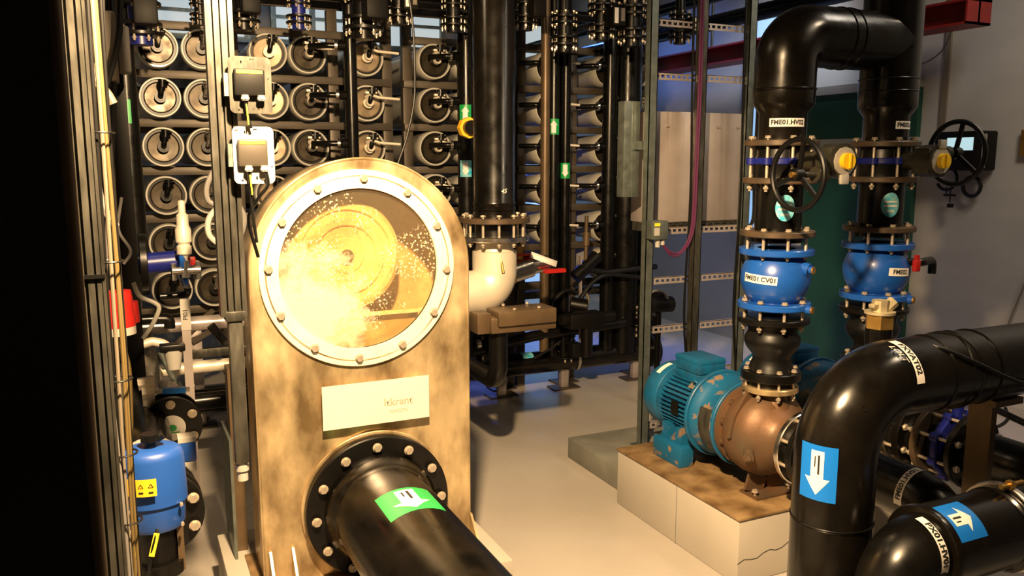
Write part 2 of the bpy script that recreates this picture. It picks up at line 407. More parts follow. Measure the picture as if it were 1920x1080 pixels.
# high windows in the rear wall, pale blue daylight behind them
k = 0
for x0, x1, z0, z1, mm in ((.35, 1.15, 2.72, 3.15, 'glow_white'), (1.45, 2.15, 2.72, 3.15, 'glow_white'), (2.4, 3.15, 2.72, 3.15, 'glow_white'), (3.45, 4.5, 2.3, 3.2, 'glow_white'), (-.9, .1, 2.72, 3.15, 'glow_white')):
    k += 1; bm = BM()
    box(bm, (x0-.05, YB-.06, z0-.05), (x1+.05, YB-.001, z0)); box(bm, (x0-.05, YB-.06, z1), (x1+.05, YB-.001, z1+.05))
    for q in (x0-.05, (x0+x1)/2-.02, x1): box(bm, (q, YB-.06, z0), (q+.05, YB-.001, z1))
    box(bm, (x0, YB-.05, (z0+z1)/2-.015), (x1, YB-.01, (z0+z1)/2+.015))
    wo = struct('window_%d' % k, bm, 'zinc_dark')
    p = obj('window_pane', box(BM(), (x0, YB-.012, z0), (x1, YB-.002, z1)), mm, wo, 0)
# opening with blue light, far right of the rear wall, and a glazed door between the racks
bm = BM()
for a, b in (((4.0, 0), (4.06, 2.3)), ((4.64, 0), (4.7, 2.3)), ((4.0, 2.24), (4.7, 2.3))): box(bm, (a[0], YB-.07, a[1]), (b[0], YB-.001, b[1]))
d1 = struct('door_1', bm, 'zinc_dark'); obj('door_pane', box(BM(), (4.06, YB-.02, .02), (4.64, YB-.002, 2.24)), 'glow_cyan', d1, 0)
# vertical blue-lit window in the right wall just behind the second pump line
y0, y1 = at(1462, 200, X=4.74).y, at(1406, 200, X=4.74).y
bm = BM()
for a, b in (((y0-.04, .9), (y0, 2.75)), ((y1, .9), (y1+.04, 2.75)), ((y0, 2.7), (y1, 2.75)), ((y0, .9), (y1, .95))): box(bm, (4.70, a[0], a[1]), (4.749, b[0], b[1]))
wv = struct('window_6', bm, 'zinc_dark'); obj('window_pane', box(BM(), (4.735, y0, .95), (4.748, y1, 2.7)), 'glow_cyan', wv, 0)
# green double door in the right wall
ya, yb = at(1712, 300, X=4.7).y, at(1508, 300, X=4.7).y
bm = BM(); box(bm, (4.71, ya, 0), (4.749, yb, 1.57)); box(bm, (4.71, ya, 1.70), (4.749, yb, 2.02))
dg = struct('door_2', bm, 'green')
obj('door_rail', box(BM(), (4.70, ya, 1.57), (4.749, yb, 1.70)), 'grey', dg, 0)
obj('door_frame', box(box(BM(), (4.69, yb, 0), (4.749, yb+.06, 2.08)), (4.69, ya, 2.02), (4.749, yb, 2.08)), 'wall', dg, 0)
struct('trim_1', box(BM(), (4.735, at(1775, 100, X=4.73).y-.02, at(1775, 242, X=4.73).z), (4.75-.0005, at(1775, 100, X=4.73).y+.02, 3.0)), 'beige')
struct('baseboard_right', box(BM(), (4.73, YF, 0), (4.749, ya-.02, .09)), 'lightgrey')
# kerb strip in the floor by the right wall
struct('trim_2', box(BM(), (4.3, 0, .0005), (4.36, 3.4, .012)), 'lowplinth')

# ================================================================== STEEL SURGE BOX with round window
BX, BZ = .675, 1.205; HW = .35; BY0, BY1 = 2.55, 2.78
eb = thing('steel_chamber', 'tall stained stainless steel chamber with arched top and big bolted round window', 'chamber', (BX, 2.66, .2))
arch = lambda hw, zb, n=40: [(BX-hw, zb), (BX+hw, zb)]+[(BX+hw*math.cos(PI*i/n), BZ+hw*math.sin(PI*i/n)) for i in range(n+1)]
bm = BM(); plate_y(bm, arch(HW, .2), [circ(.66, 1.21, .262, 64), circ(.69, .43, .15, 40)], BY0, BY0+.008)
obj('front_plate', bm, 'steel', eb, 20)
bm = BM(); plate_y(bm, arch(HW-.004, .2), [], BY1-.006, BY1); obj('back_plate', bm, 'inner', eb, 20)
bm = BM(); A = arch(HW-.006, .2); n = len(A)
for i in range(n):
    (xa, za), (xb, zb) = A[i], A[(i+1) % n]
    q = [bm.verts.new((xa, BY0+.004, za)), bm.verts.new((xb, BY0+.004, zb)), bm.verts.new((xb, BY1-.003, zb)), bm.verts.new((xa, BY1-.003, za))]; bm.faces.new(q)
s_ = obj('shell_side', bm, 'steel', eb, 40)
sm = s_.modifiers.new('thick', 'SOLIDIFY'); sm.thickness = .005; sm.offset = 0
# weld seams along the corners of the box
bm = BM(); sweep(bm, [(BX-HW+.001, BY0+.001, .2)]+[(BX+HW*math.cos(PI-PI*i/40), BY0+.001, BZ+HW*math.sin(PI-PI*i/40)) for i in range(41)]+[(BX+HW-.001, BY0+.001, .2)], .0045, 6)
obj('weld_seam', bm, 'steel', eb)
WC = V((.66, BY0, 1.21))
obj('window_ring', ring(BM(), WC+V((0, -.012, 0)), (0, 1, 0), .312, .254, .012, 96, .0015), 'ring', eb)
obj('ring_groove', lathe(BM(), [(.290, 0), (.2925, -.001), (.295, 0)], WC+V((0, -.0121, 0)), (0, 1, 0), 96), 'steel', eb)
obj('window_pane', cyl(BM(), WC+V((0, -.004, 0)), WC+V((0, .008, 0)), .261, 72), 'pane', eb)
bolts(eb, WC+V((0, -.013, 0)), (0, 1, 0), .284, 12, .012, .0115, 'bolt', phase=R(3), both=False, head=.011)
# gasket line and rim inside
obj('gasket', ring(BM(), WC+V((0, .008, 0)), (0, 1, 0), .268, .254, .004, 72, .001), 'rubber', eb)
# inside: drum with concentric rings, a partition and a deflector
dc = V((.635, 2.62, 1.245))
bm = BM(); lathe(bm, [(.185, .155), (.185, .03), (.178, .008), (.165, 0), (.150, 0), (.145, .010), (.128, .010), (.122, 0), (.10, 0), (.095, .010), (.06, .010), (.055, .004), (.03, .004), (.026, -.004), (0, -.004)], dc, (0, 1, 0), 80)
dr = obj('inner_drum', bm, 'inner', eb, 30)
obj('hub_nut', cyl(cyl(BM(), dc+V((0, -.02, 0)), dc+V((0, .004, 0)), .014, 6), dc+V((0, -.006, 0)), dc+V((0, .004, 0)), .022, 24), 'ss', dr)
obj('partition_plate', box(BM(), (BX-.12, 2.60, .93), (BX+.19, 2.608, 1.06)), 'inner', eb)
obj('inner_ledge', box(BM(), (BX-.30, 2.575, 1.052), (BX+.30, 2.62, 1.058)), 'ring', eb)
# name plate on stand-offs, slightly crooked
f = flatmap((.695, BY0-.030, .778), (0, -1, 0), (0, 0, 1)); PW, PH = .352, .142
bm = BM(); vs = []
for lift in (0, .0025): vs.append([bm.verts.new(f(u*PW/2, v*PH/2, lift)) for u, v in ((-1, -1), (1, -1), (1, 1), (-1, 1))])
bm.faces.new(vs[0]); bm.faces.new(vs[1])
for i in range(4): bm.faces.new((vs[0][i], vs[0][(i+1) % 4], vs[1][(i+1) % 4], vs[1][i]))
npz = obj('name_plate', bm, 'signplate', eb, 0, 'bright brushed plate with faint lettering')
ft = lambda u, v, lift=0: f(u+.07, v-.005, .003)
obj('lettering', text_bm('Itkrant', .036, ft, 0, .0004), 'engrave', npz, 0)
obj('small_lettering', text_bm('NASSEN', .017, lambda u, v, l=0: f(u+.07, v-.036, .003), 0), 'engrave', npz, 0)
bm = BM()
for sx in (-1, 1):
    for sz in (-1, 1): cyl(bm, (.695+sx*.155, BY0-.030, .778+sz*.052), (.695+sx*.155, BY0, .778+sz*.052), .006, 10)
obj('stand_off', bm, 'ss', eb)
# base gussets and foot plates
for x in (BX-HW+.015, BX-HW+.085, BX+HW-.07, BX+HW-.003):
    bm = BM(); v0 = [bm.verts.new((x, y, z)) for y, z in ((BY0, .205), (BY0-.11, .205), (BY0-.11, .22), (BY0-.012, .33), (BY0, .33))]
    bm.faces.new(v0); ex = bmesh.ops.extrude_face_region(bm, geom=bm.faces[:]); bmesh.ops.translate(bm, verts=[q for q in ex['geom'] if isinstance(q, bmesh.types.BMVert)], vec=(.008, 0, 0))
    obj('gusset', bm, 'steel', eb)
bm = BM(); box(bm, (BX-HW-.03, BY0-.12, .2), (BX+HW+.03, BY1+.03, .208)); obj('base_plate', bm, 'plinthtop', eb)
bolts(eb, (BX+HW-.035, BY0-.06, .222), (0, 0, -1), 0.0001, 1, .01, .013, 'bolt', both=False)
bm = BM(); box(bm, (BX-HW-.1, BY0-.15, 0), (BX+HW+.1, BY1+.25, .2), .006)
solo('concrete_block', bm, 'plinth', 'pale painted concrete block under the steel chamber', 'plinth')
# rear support of the chamber, left side
t = thing('support_frame', 'dark brown and green-grey steel support just left of the chamber', 'frame', (BX-HW-.03, 2.9, 0))
obj('upright', box(box(BM(), (BX-HW-.05, 2.86, .2), (BX-HW-.012, 2.95, .85)), (BX-HW-.05, 2.86, 0), (BX-HW-.012, 2.94, .2)), 'brown', t)
obj('side_plate', box(BM(), (BX-HW-.062, 2.80, .2), (BX-HW-.052, 3.05, .62)), 'zinc_dark', t)

# outlet pipe from the chamber towards the camera
PX, PZ = .69, .43
op = thing('outlet_pipe', 'thick black plastic pipe bolted to the chamber, green arrow sticker on top', 'pipe', (PX, 1.4, 0))
bm = BM(); lathe(bm, [(.10, -.01), (.182, -.01), (.182, -.05), (.165, -.075), (.158, -.09), (.158, -2.55)], (PX, BY0-.04, PZ), (0, 1, 0), 56); 
obj('pipe_body', bm, 'pe2', op)
obj('flange', ring(BM(), (PX, BY0-.05, PZ), (0, 1, 0), .238, .16, .038, 72, .004), 'iron', op)
obj('steel_collar', ring(BM(), (PX, BY0-.012, PZ), (0, 1, 0), .246, .15, .011, 72, .002), 'steel', op)
bolts(op, (PX, BY0-.064, PZ), (0, 1, 0), .208, 12, .05, .0125, phase=R(-2))
up = V((-.32, 0, 1))
f = cylmap((PX+0, 2.17, PZ), (0, -1, 0), (-.02, 0, 1), .158, 'y')
arrow_sticker(op, f, .165, .17, 'stgreen')
cy = BM(); box(cy, (PX-.04, .2, 0), (PX+.04, .3, PZ-.15)); obj('pipe_stand', cy, 'zinc_dark', op)

# ================================================================== flange pair helper
def flange(parent, c, a, Ro, Ri, th, m, name='flange'): return obj(name, ring(BM(), c, a, Ro, Ri, th, 48, .003), m, parent)

# ================================================================== RISER beside the chamber
RX, RY = 1.613, 3.661
rt = thing('riser_pipe', 'tall black plastic riser pipe just right of the chamber, from the flange up', 'pipe', (RX, RY, 1.3))
zf = at(927, 412, Y=RY).z; zg = at(927, 445, Y=RY).z
bm = BM(); lathe(bm, [(.08, zf-.02), (.098, zf-.02), (.098, zf+.045), (.103, zf+.05), (.103, zf+.056), (.1, zf+.06), (.1, zf+.07), (.103, zf+.075), (.103, zf+.085), (.0995, zf+.09), (.0995, ZC)], (RX, RY, 0), (0, 0, 1), 48)
obj('pipe_body', bm, 'pe2', rt)
flange(rt, (RX, RY, zf-.012), (0, 0, 1), .172, .099, .026, 'brownflange', 'backing_flange')
f = cylmap((RX, RY, zf+.14), (0, 0, 1), (.05, -1, 0), .0995, 'x'); obj('handwriting', text_bm('45', .03, f, .001, .0004, .3), 'inkw', rt, 0)
et = thing('steel_elbow', 'bright stainless steel elbow with bolted flange under the black riser', 'pipe elbow', (RX, RY, .9))
flange(et, (RX, RY, zg-.012), (0, 0, 1), .172, .08, .024, 'ss', 'steel_flange')
bm = BM(); ZH = at(900, 548, Y=RY).z; sweep(bm, [(RX, RY, zg-.01), (RX, RY, zg-.06)]+fillet([(RX, RY, zg-.065), (RX, RY, ZH), (BX+.1, RY, ZH), (BX+.1, BY1, ZH)], .17, 12), [.084, .094]+[.108]*100, 36); obj('elbow_body', bm, 'matte_ss', et)
bolts(et, (RX, RY, zf+.022), (0, 0, -1), .146, 12, zf+.022-(zg-.02), .012)
obj('drain_tag', cyl(BM(), (RX-.01, RY-.1, zg-.1), (RX-.005, RY-.115, zg-.16), .007, 10), 'brass', et)
obj('rubber_spacer', cyl(BM(), (RX, RY, zg+.012), (RX, RY, zf-.012), .09, 30), 'iron', et)
# gear housing and small steel valve behind the chamber
g0 = at(905, 600, Y=3.9); g1 = at(1040, 560, Y=3.9)
gt = thing('gear_housing', 'long flat brown steel gear housing below the bright steel elbow', 'gearbox', (1.75, 3.5, .9))
bm = BM(); box(bm, (1.49, 3.42, .755), (1.83, 3.56, .83), .008); obj('housing_lower', bm, 'brown', gt)
bm = BM(); box(bm, (1.52, 3.40, .79), (1.82, 3.55, .86), .006); obj('housing_cover', bm, 'brown', gt)
obj('mounting_block', box(BM(), (1.43, 3.44, .755), (1.50, 3.54, .85), .005), 'brown', gt)
bolts(gt, (1.67, 3.48, .863), (0, 0, -1), .09, 4, .01, .008, both=False)
obj('valve_neck', pipe(BM(), [(1.56, 3.5, .76), (1.56, 3.5, .5), (1.56, 4.8, .5), (1.56, 4.8, .24)], .045, .09, 20), 'iron', gt)
bv = thing('ball_valve', 'polished steel ball valve with red lever behind the brown gear housing', 'valve', (1.85, 3.95, .85))
bm = BM(); cyl(bm, (1.72, 3.95, .93), (1.83, 3.95, .96), .05, 28, .062); cyl(bm, (1.83, 3.95, .96), (1.95, 3.95, .99), .062, 28); obj('valve_body', bm, 'ss', bv)
obj('end_socket', cyl(BM(), (1.95, 3.95, .985), (2.05, 3.95, 1.0), .045, 24), 'ss', bv)
obj('band', cyl(BM(), (1.81, 3.95, .955), (1.835, 3.95, .962), .067, 28), 'brass', bv)
obj('stem', cyl(cyl(BM(), (1.88, 3.93, 1.03), (1.88, 3.93, 1.085), .018, 6), (1.88, 3.93, 1.085), (1.88, 3.93, 1.10), .026, 6), 'brass', bv)
obj('red_lever', box(BM(), (1.84, 3.90, 1.05), (1.96, 3.95, 1.058)), 'red', bv); obj('red_handle', box(BM(), (2.0, 3.86, .955), (2.12, 3.90, .975)), 'red', bv); obj('valve_post', pipe(BM(), [(1.80, 3.97, .93), (1.80, 3.97, .62), (1.80, 4.95, .62)], .02, .05, 14), 'iron', bv)
f = flatmap((1.99, 3.87, 1.03), (-.1, -1, .45), (.4, 0, 1)); bm = grid(BM(), f, .15, .035, 2, 2); tg = obj('tag', bm, 'white', bv)
solid = tg.modifiers.new('s', 'SOLIDIFY'); solid.thickness = .001

# ================================================================== PUMPS on the plinth
solo('pump_plinth', box(BM(), (1.95, 2.225, 0), (3.3, 3.05, .25), .006), 'plinth', 'pale painted concrete plinth carrying the two pumps', 'plinth')
pp_ = COL.objects['pump_plinth']
obj('joint_line', box(BM(), (1.9495, 2.60, .0), (1.951, 2.604, .25)), 'lowplinth', pp_, 0)
obj('crack', sweep(BM(), [(1.95+.03*i, 2.225, .085+.02*math.sin(i*1.7)*.4+.004*i) for i in range(22)], .0014, 5), 'ink', pp_, 0)
bm = BM(); box(bm, (1.945, 2.22, .25), (3.305, 3.055, .262), .004)
solo('stained_screed', bm, 'plinthtop', 'brown stained rough top layer on the pump plinth', 'screed')
bm = BM(); box(bm, (2.03, 3.05, 0), (3.5, 3.66, .11), .006)
solo('low_plinth', bm, 'lowplinth', 'low bare grey concrete plinth behind the pump plinth, under the ladder frame', 'plinth')
CX, CYY, SZ = 2.215, 2.39, .50
def pump(cx, label, mlabel, n):
    pt = thing('pump', label, 'pump', (cx, 2.5, .262), 'two identical pumps')
    # volute
    o = V((cx, 2.42, SZ))
    bm = BM(); lathe(bm, [(.06, -.20), (.085, -.20), (.085, -.15), (.10, -.13), (.125, -.105), (.15, -.085), (.168, -.05), (.172, 0), (.165, .04), (.150, .06), (.165, .065), (.165, .09), (.10, .09)], o, (0, 1, 0), 56)
    vb = obj('volute', bm, 'volute', pt, 50)
    bm = BM(); lathe(bm, [(.15, 0), (.10, .08), (.072, .14), (.066, .17)], (cx, 2.40, SZ+.03), (0, 0, 1), 32, scale=(1, .75)); obj('outlet_neck', bm, 'volute', pt, 60)
    for s in (-1, 1):
        bm = BM()
        v = [bm.verts.new((cx+s*a, y, SZ+b)) for y in (2.395, 2.409) for a, b in ((.06, .19), (.09, .19), (.165, .08), (.185, .0), (.16, .0))]
        bm.faces.new(v[:5]); bm.faces.new(v[5:][::-1])
        for i in range(5): bm.faces.new((v[i], v[(i+1) % 5], v[5+(i+1) % 5], v[5+i]))
        obj('rib', bm, 'volute', pt, 30)
    obj('drain_plug', cyl(cyl(BM(), o+V((-.135, -.08, -.045)), o+V((-.165, -.115, -.05)), .02, 16), o+V((-.165, -.115, -.05)), o+V((-.17, -.12, -.051)), .012, 6), 'volute', pt)
    obj('casing_ring', ring(BM(), o+V((0, .09, 0)), (0, 1, 0), .176, .1, .014, 56), 'teal', pt)
    bolts(pt, o+V((0, .055, 0)), (0, 1, 0), .157, 12, .03, .011, 'volute')
    # foot under the volute, bolted down
    bm = BM(); box(bm, (cx-.10, 2.32, .262), (cx+.10, 2.42, .272)); bar(bm, (cx-.06, 2.39, .27), (cx-.03, 2.39, .37), .012, .09); bar(bm, (cx+.06, 2.39, .27), (cx+.03, 2.39, .37), .012, .09); box(bm, (cx-.07, 2.405, .27), (cx+.07, 2.415, .37))
    obj('pump_foot', bm, 'rust' if False else 'volute', pt, 30)
    for s in (-1, 1): bolts(pt, (cx+s*.085, 2.35, .285), (0, 0, -1), 1e-5, 1, .018, .011, both=False)
    # lantern between casing and motor
    bm = BM(); lathe(bm, [(.165, 0), (.168, .01), (.155, .03), (.15, .08), (.16, .11), (.172, .125), (.172, .14), (.1, .14)], (cx, 2.524, SZ), (0, 1, 0), 48); obj('lantern', bm, 'tealrust', pt, 40)
    bm = BM()
    f = cylmap((cx, 2.58, SZ), (0, 1, 0), (-1, 0, -.1), .158, 'y'); grid(bm, f, .075, .16, 3, 10, .003); obj('guard_mesh', bm, 'zinc', pt)
    bm = BM(); ring(bm, (cx, 2.664, SZ), (0, 1, 0), .185, .1, .018, 48); obj('motor_flange', bm, 'teal', pt)
    mt = obj('motor_housing', lathe(BM(), [(.05, 0), (.135, 0), (.142, .012), (.142, .03), (.118, .035), (.118, .23), (.142, .235), (.142, .26), (.05, .26)], (cx, 2.682, SZ), (0, 1, 0), 48), 'teal', pt, 40)
    bm = BM()
    for i in range(44):
        a = 2*PI*i/44
        if abs(math.degrees(a)-90) < 24: continue
        d = V((math.cos(a), 0, math.sin(a))); c0 = V((cx, 2.715, SZ))+d*.114; c1 = V((cx, 2.92, SZ))+d*.114
        bar(bm, c0+d*.013, c1+d*.013, .026, .0045, up=d.cross(V((0, 1, 0))))
    obj('cooling_fins', bm, 'teal', pt, 0)
    bm = BM(); lathe(bm, [(.142, 0), (.146, .005), (.146, .085), (.135, .105), (.10, .115), (0, .115)], (cx, 2.94, SZ), (0, 1, 0), 48); fc = obj('fan_cowl', bm, 'teal', pt, 40)
    f = cylmap((cx, 2.99, SZ), (0, 1, 0), (-.55, 0, 1), .146, 'x'); 
    obj('cowl_label', grid(BM(), cylmap((cx, 2.99, SZ), (0, 1, 0), (-.5, 0, 1), .146, 'x'), .08, .028, 8, 2), 'white', fc)
    bm = BM(); box(bm, (cx-.065, 2.74, SZ+.105), (cx+.065, 2.90, SZ+.15), .004); box(bm, (cx-.07, 2.735, SZ+.15), (cx+.07, 2.905, SZ+.205), .008); tb = obj('terminal_box', bm, 'teal', pt)
    obj('terminal_lid', box(BM(), (cx-.071, 2.734, SZ+.188), (cx+.071, 2.906, SZ+.214), .006), 'teal', tb)
    f = cylmap((cx, 2.74, SZ), (0, 1, 0), (-.62, 0, .78), .142, 'y'); obj('rating_plate', grid(BM(), f, .05, .04, 3, 3, .002), 'beige', pt)
    obj('dark_plate', grid(BM(), cylmap((cx, 2.80, SZ), (0, 1, 0), (-1, 0, .02), .142, 'y'), .05, .06, 3, 6, .003), 'module', pt)
    obj('lifting_eye', torus(BM(), (cx-.095, 2.72, SZ+.125), (1, 0, .8), .016, .006, 20, 8), 'teal', pt)
    for s in (-1, 1):
        bm = BM(); box(bm, (cx+s*.13-.035, 2.72, .262), (cx+s*.13+.035, 2.92, .35), .005); box(bm, (cx+s*.115-.025, 2.75, .35), (cx+s*.115+.025, 2.79, .42)); box(bm, (cx+s*.115-.025, 2.85, .35), (cx+s*.115+.025, 2.89, .42))
        obj('motor_foot', bm, 'tealrust', pt, 30)
    return pt
p1 = pump(CX, 'front rusty pump with teal-blue finned motor on the near end of the plinth', '', 1)
p2 = dup(p1, (.53, 0, 0), 'second teal-blue motor pump, standing behind the first near the green door', 'two identical pumps')

# suction flange sets
def suction(cx, label, yend, valve):
    t = thing('suction_pipe', label, 'pipe', (cx, 1.9, 0))
    flange(t, (cx, 2.185, SZ), (0, 1, 0), .14, .06, .022, 'ss', 'steel_flange')
    flange(t, (cx, 2.120, SZ), (0, 1, 0), .14, .084, .03, 'iron', 'backing_flange')
    obj('flange_gap', cyl(BM(), (cx, 2.1, SZ), (cx, 2.19, SZ), .1, 32), 'iron', t)
    bolts(t, (cx, 2.112, SZ), (0, 1, 0), .118, 8, .09, .011)
    obj('pipe_body', pipe(BM(), yend, .085, .13, 32, 10), 'pe', t)
    return t
s1 = suction(CX, 'short black suction pipe of the front pump, bending down behind the large elbow', [(CX, 2.13, SZ), (CX, 1.60, SZ), (CX, 1.60, 0)], False)
f = cylmap((CX, 2.0, SZ), (0, -1, 0), (-.4, 0, 1), .085, 'x')
s2 = suction(CX+.53, 'black suction pipe running forward from the second pump', [(CX+.53, 2.13, SZ), (CX+.53, 1.62, SZ), (3.7, 1.62, SZ)], True)

# ================================================================== DISCHARGE COLUMNS
zc = lambda y: at(1458, y, Y=CYY).z
RS, RB, RF = .086, .110, .133
def lathe_z(prof): return [(r, h) for r, h in prof]
def column(cx, first):
    w1 = 'left' if first else 'right'
    W = 'left pump line' if first else 'right pump line'
    # pipe stub between butterfly valve and check valve
    t = thing('flanged_pipe', 'short black flanged pipe below the handwheel valve, %s' % W, 'pipe', (cx, CYY, zc(440)))
    obj('pipe_body', lathe(BM(), [(.05, zc(452)), (RS+.012, zc(452)), (RS+.012, zc(440)), (RS, zc(432)), (RS, zc(350)), (RS+.01, zc(342)), (RS+.01, zc(330)), (.05, zc(330))], (cx, CYY, 0), (0, 0, 1), 40), 'pe', t)
    flange(t, (cx, CYY, zc(344)), (0, 0, 1), RF, RS, .022, 'brownflange', 'upper_backing_flange')
    flange(t, (cx, CYY, zc(442)), (0, 0, 1), RF+.004, RS, .022, 'brownflange', 'lower_backing_flange')
    f = cylmap((cx, CYY, zc(388)), (0, 0, 1), (-.5, -1, 0) if first else (-.45, -1, 0), RS, 'x')
    st = obj('oval_sticker', disc_patch(BM(), f, .036, .048), 'cyan', t)
    bm = BM(); grid(bm, f, .05, .006, 6, 1, .0012, v0=.012); grid(bm, f, .055, .008, 6, 1, .0012, v0=-.004); grid(bm, f, .03, .005, 4, 1, .0012, v0=-.024); obj('sticker_print', bm, 'white', st)
    bolts(t, (cx, CYY, zc(430)), (0, 0, -1), .112, 8, zc(430)-zc(474), .0105)
    # butterfly valve
    zv0, zv1 = zc(278), zc(332); zm = zc(302)
    b = thing('butterfly_valve', 'dark blue butterfly valve with black handwheel on the %s' % W, 'valve', (cx, CYY, zv1))
    bm = BM(); lathe(bm, [(.05, zv1-.01), (.100, zv1-.01), (.100, zm-.02), (.104, zm-.01), (.104, zm+.01), (.100, zm+.02), (.100, zv0+.02), (.05, zv0+.02)], (cx, CYY, 0), (0, 0, 1), 40); vbd = obj('valve_body', bm, 'iron', b); obj('blue_band', ring(BM(), (cx, CYY, zm-.012), (0, 0, 1), .107, .09, .024, 40), 'darkblue', b)
    for i in range(8):
        a = 2*PI*i/8+PI/8; p = V((cx+math.cos(a)*.113, CYY+math.sin(a)*.113, zm)); obj('lug', cyl(BM(), p-V((0, 0, .012)), p+V((0, 0, .012)), .017, 12), 'darkblue', b)
    bolts(b, (cx, CYY, zc(262)+.004), (0, 0, -1), .113, 8, zc(262)+.004-zc(349), .0105)
    sgn = 1
    gy = CYY-(.27 if first else .225)
    obj('stem_neck', cyl(cyl(BM(), (cx, CYY-.08, zm), (cx, gy+.05, zm), .034, 20), (cx, gy+.06, zm), (cx, gy+.045, zm), .05, 20), 'olive', b)
    bm = BM(); box(bm, (cx-.055, gy-.025, zm-.05), (cx+.055, gy+.05, zm+.05), .012); cyl(bm, (cx, gy-.03, zm), (cx, gy+.04, zm), .06, 28); obj('gearbox', bm, 'olive', b)
    pl = obj('indicator_plate', cyl(BM(), (cx, gy-.036, zm), (cx, gy-.03, zm), .048, 12), 'lightgrey', b)
    obj('indicator_tab', box(BM(), (cx-.018, gy-.04, zm-.078 if first else zm+.045), (cx+.018, gy-.026, zm-.045 if first else zm+.078), .003), 'lightgrey', b)
    kn = obj('indicator_knob', cyl(BM(), (cx, gy-.054, zm), (cx, gy-.036, zm), .028, 24), 'yellow', b)
    obj('pointer', box(BM(), (cx-.004, gy-.060, zm-.024), (cx+.004, gy-.053, zm+.024), .001), 'yellow', kn)
    dx = -1 if first else 1
    wz = zm-.045 if first else zm+.03
    L = .165 if first else .135
    obj('worm_shaft', cyl(cyl(BM(), (cx+dx*.04, gy+.01, wz), (cx+dx*L, gy+.01, wz), .011, 14), (cx+dx*.04, gy+.01, wz), (cx+dx*.09, gy+.01, wz), .026, 18), 'olive', b)
    hw = BM(); c = V((cx+dx*L, gy+.01, wz)); Rw = .118
    torus(hw, c, (1, 0, 0), Rw, .0095, 56, 10); 
    for i in range(3):
        a = R(100+120*i); d = V((0, math.cos(a), math.sin(a))); bar(hw, c+V((-dx*.006, 0, 0)), c+d*Rw, .016, .009, up=(1, 0, 0))
    cyl(hw, c-V((.02, 0, 0)), c+V((.014, 0, 0)), .022, 20)
    wh = obj('handwheel', hw, 'rubber', b)
    obj('wheel_nut', cyl(BM(), c+V((-.03, 0, 0)), c+V((-.018, 0, 0)), .011, 6), 'brass', wh)
    # check valve
    k = thing('check_valve', 'bright blue ball-shaped check valve on the %s' % W, 'valve', (cx, CYY, zc(585)))
    z1, z2 = zc(470), zc(568); za, zb = z1-.008, z2+.01; zmid = (za+zb)/2; hh = (za-zb)/2
    prof = [(.06, zb-.012), (.09, zb-.012)]+[(.084+.044*math.cos(-PI/2+PI*i/14)**.7 if 0 < i < 14 else .084, zmid+hh*(2*i/14-1)) for i in range(15)]+[(.09, za+.012), (.06, za+.012)]
    obj('valve_body', lathe(BM(), prof, (cx, CYY, 0), (0, 0, 1), 56), 'blue', k, 60)
    flange(k, (cx, CYY, zc(476)), (0, 0, 1), RF+.004, .07, .024, 'blue', 'upper_flange')
    flange(k, (cx, CYY, zc(575)), (0, 0, 1), RF+.002, .07, .024, 'blue', 'lower_flange')
    d = V((.35, -1, 0)).normalized()
    if first:
        obj('side_plug', cyl(cyl(BM(), V((cx, CYY, zc(496)))+d*.09, V((cx, CYY, zc(500)))+d*.135, .024, 20), V((cx, CYY, zc(500)))+d*.135, V((cx, CYY, zc(500)))+d*.146, .014, 14), 'blue', k)
        obj('brass_cap', cyl(BM(), V((cx, CYY, zc(500)))+d*.146, V((cx, CYY, zc(500)))+d*.152, .014, 14), 'brass', k)
    p = V((cx, CYY, zc(572)))+d*.13
    obj('bolt_boss', cyl(BM(), p, p+d*.02, .016, 16), 'blue', k); obj('brass_plug', cyl(BM(), p+d*.02, p+d*.026, .013, 14), 'brass', k)
    r0 = (-1, -.38, 0) if first else (-.1, -1, 0)
    f = rotmap(cylmap((cx, CYY, zc(517)), (0, 0, 1), r0, .1285, 'x'), R(-3))
    sign(k, 'FME01.CV01' if first else 'FME02', f, .135 if first else .10, .032, .0245, bold=.0008)
    if not first:
        q = V((cx, CYY, zc(500)))
        d2 = V((.45, -1, 0)).normalized()
        obj('side_stub', pipe(BM(), [q+d2*.11, q+d2*.15+V((.03, 0, 0)), q+V((.20, -.10, 0)), q+V((.20, -.10, -.055))], .016, .03, 14), 'iron', k)
        obj('red_tap', box(box(BM(), q+d2*.15+V((-.014, -.01, -.035)), q+d2*.15+V((.014, .01, .012)), .004), q+d2*.15+V((-.008, -.007, .01)), q+d2*.15+V((.008, .007, .03))), 'red', k)
    # lower bellows and flanges
    m = thing('rubber_bellows', 'black rubber expansion joint under the blue check valve, %s' % W, 'expansion joint', (cx, CYY, zc(722)))
    z3, z4 = zc(590), zc(690)
    H_ = z3-z4
    obj('bellows', lathe(BM(), [(.05, z4), (.085, z4), (.078, z4+.1*H_), (.07, z4+.2*H_), (.072, z4+.28*H_), (.096, z4+.42*H_), (.104, z4+.52*H_), (.104, z4+.6*H_), (.094, z4+.68*H_), (.090, z4+.74*H_), (.1, z4+.84*H_), (.1, z3), (.05, z3)], (cx, CYY, 0), (0, 0, 1), 48), 'rubber', m, 50)
    flange(m, (cx, CYY, zc(602)), (0, 0, 1), RF, .06, .022, 'iron', 'upper_flange')
    bolts(m, (cx, CYY, zc(562)), (0, 0, -1), .112, 8, zc(562)-zc(606), .0105)
    flange(m, (cx, CYY, zc(706)), (0, 0, 1), .112, .06, .034, 'iron', 'lower_flange')
    flange(m, (cx, CYY, zc(728)), (0, 0, 1), .106, .05, .022, 'steel', 'steel_flange')
    obj('flange_neck', cyl(BM(), (cx, CYY, zc(726)), (cx, CYY, zc(700)), .085, 32), 'iron', m)
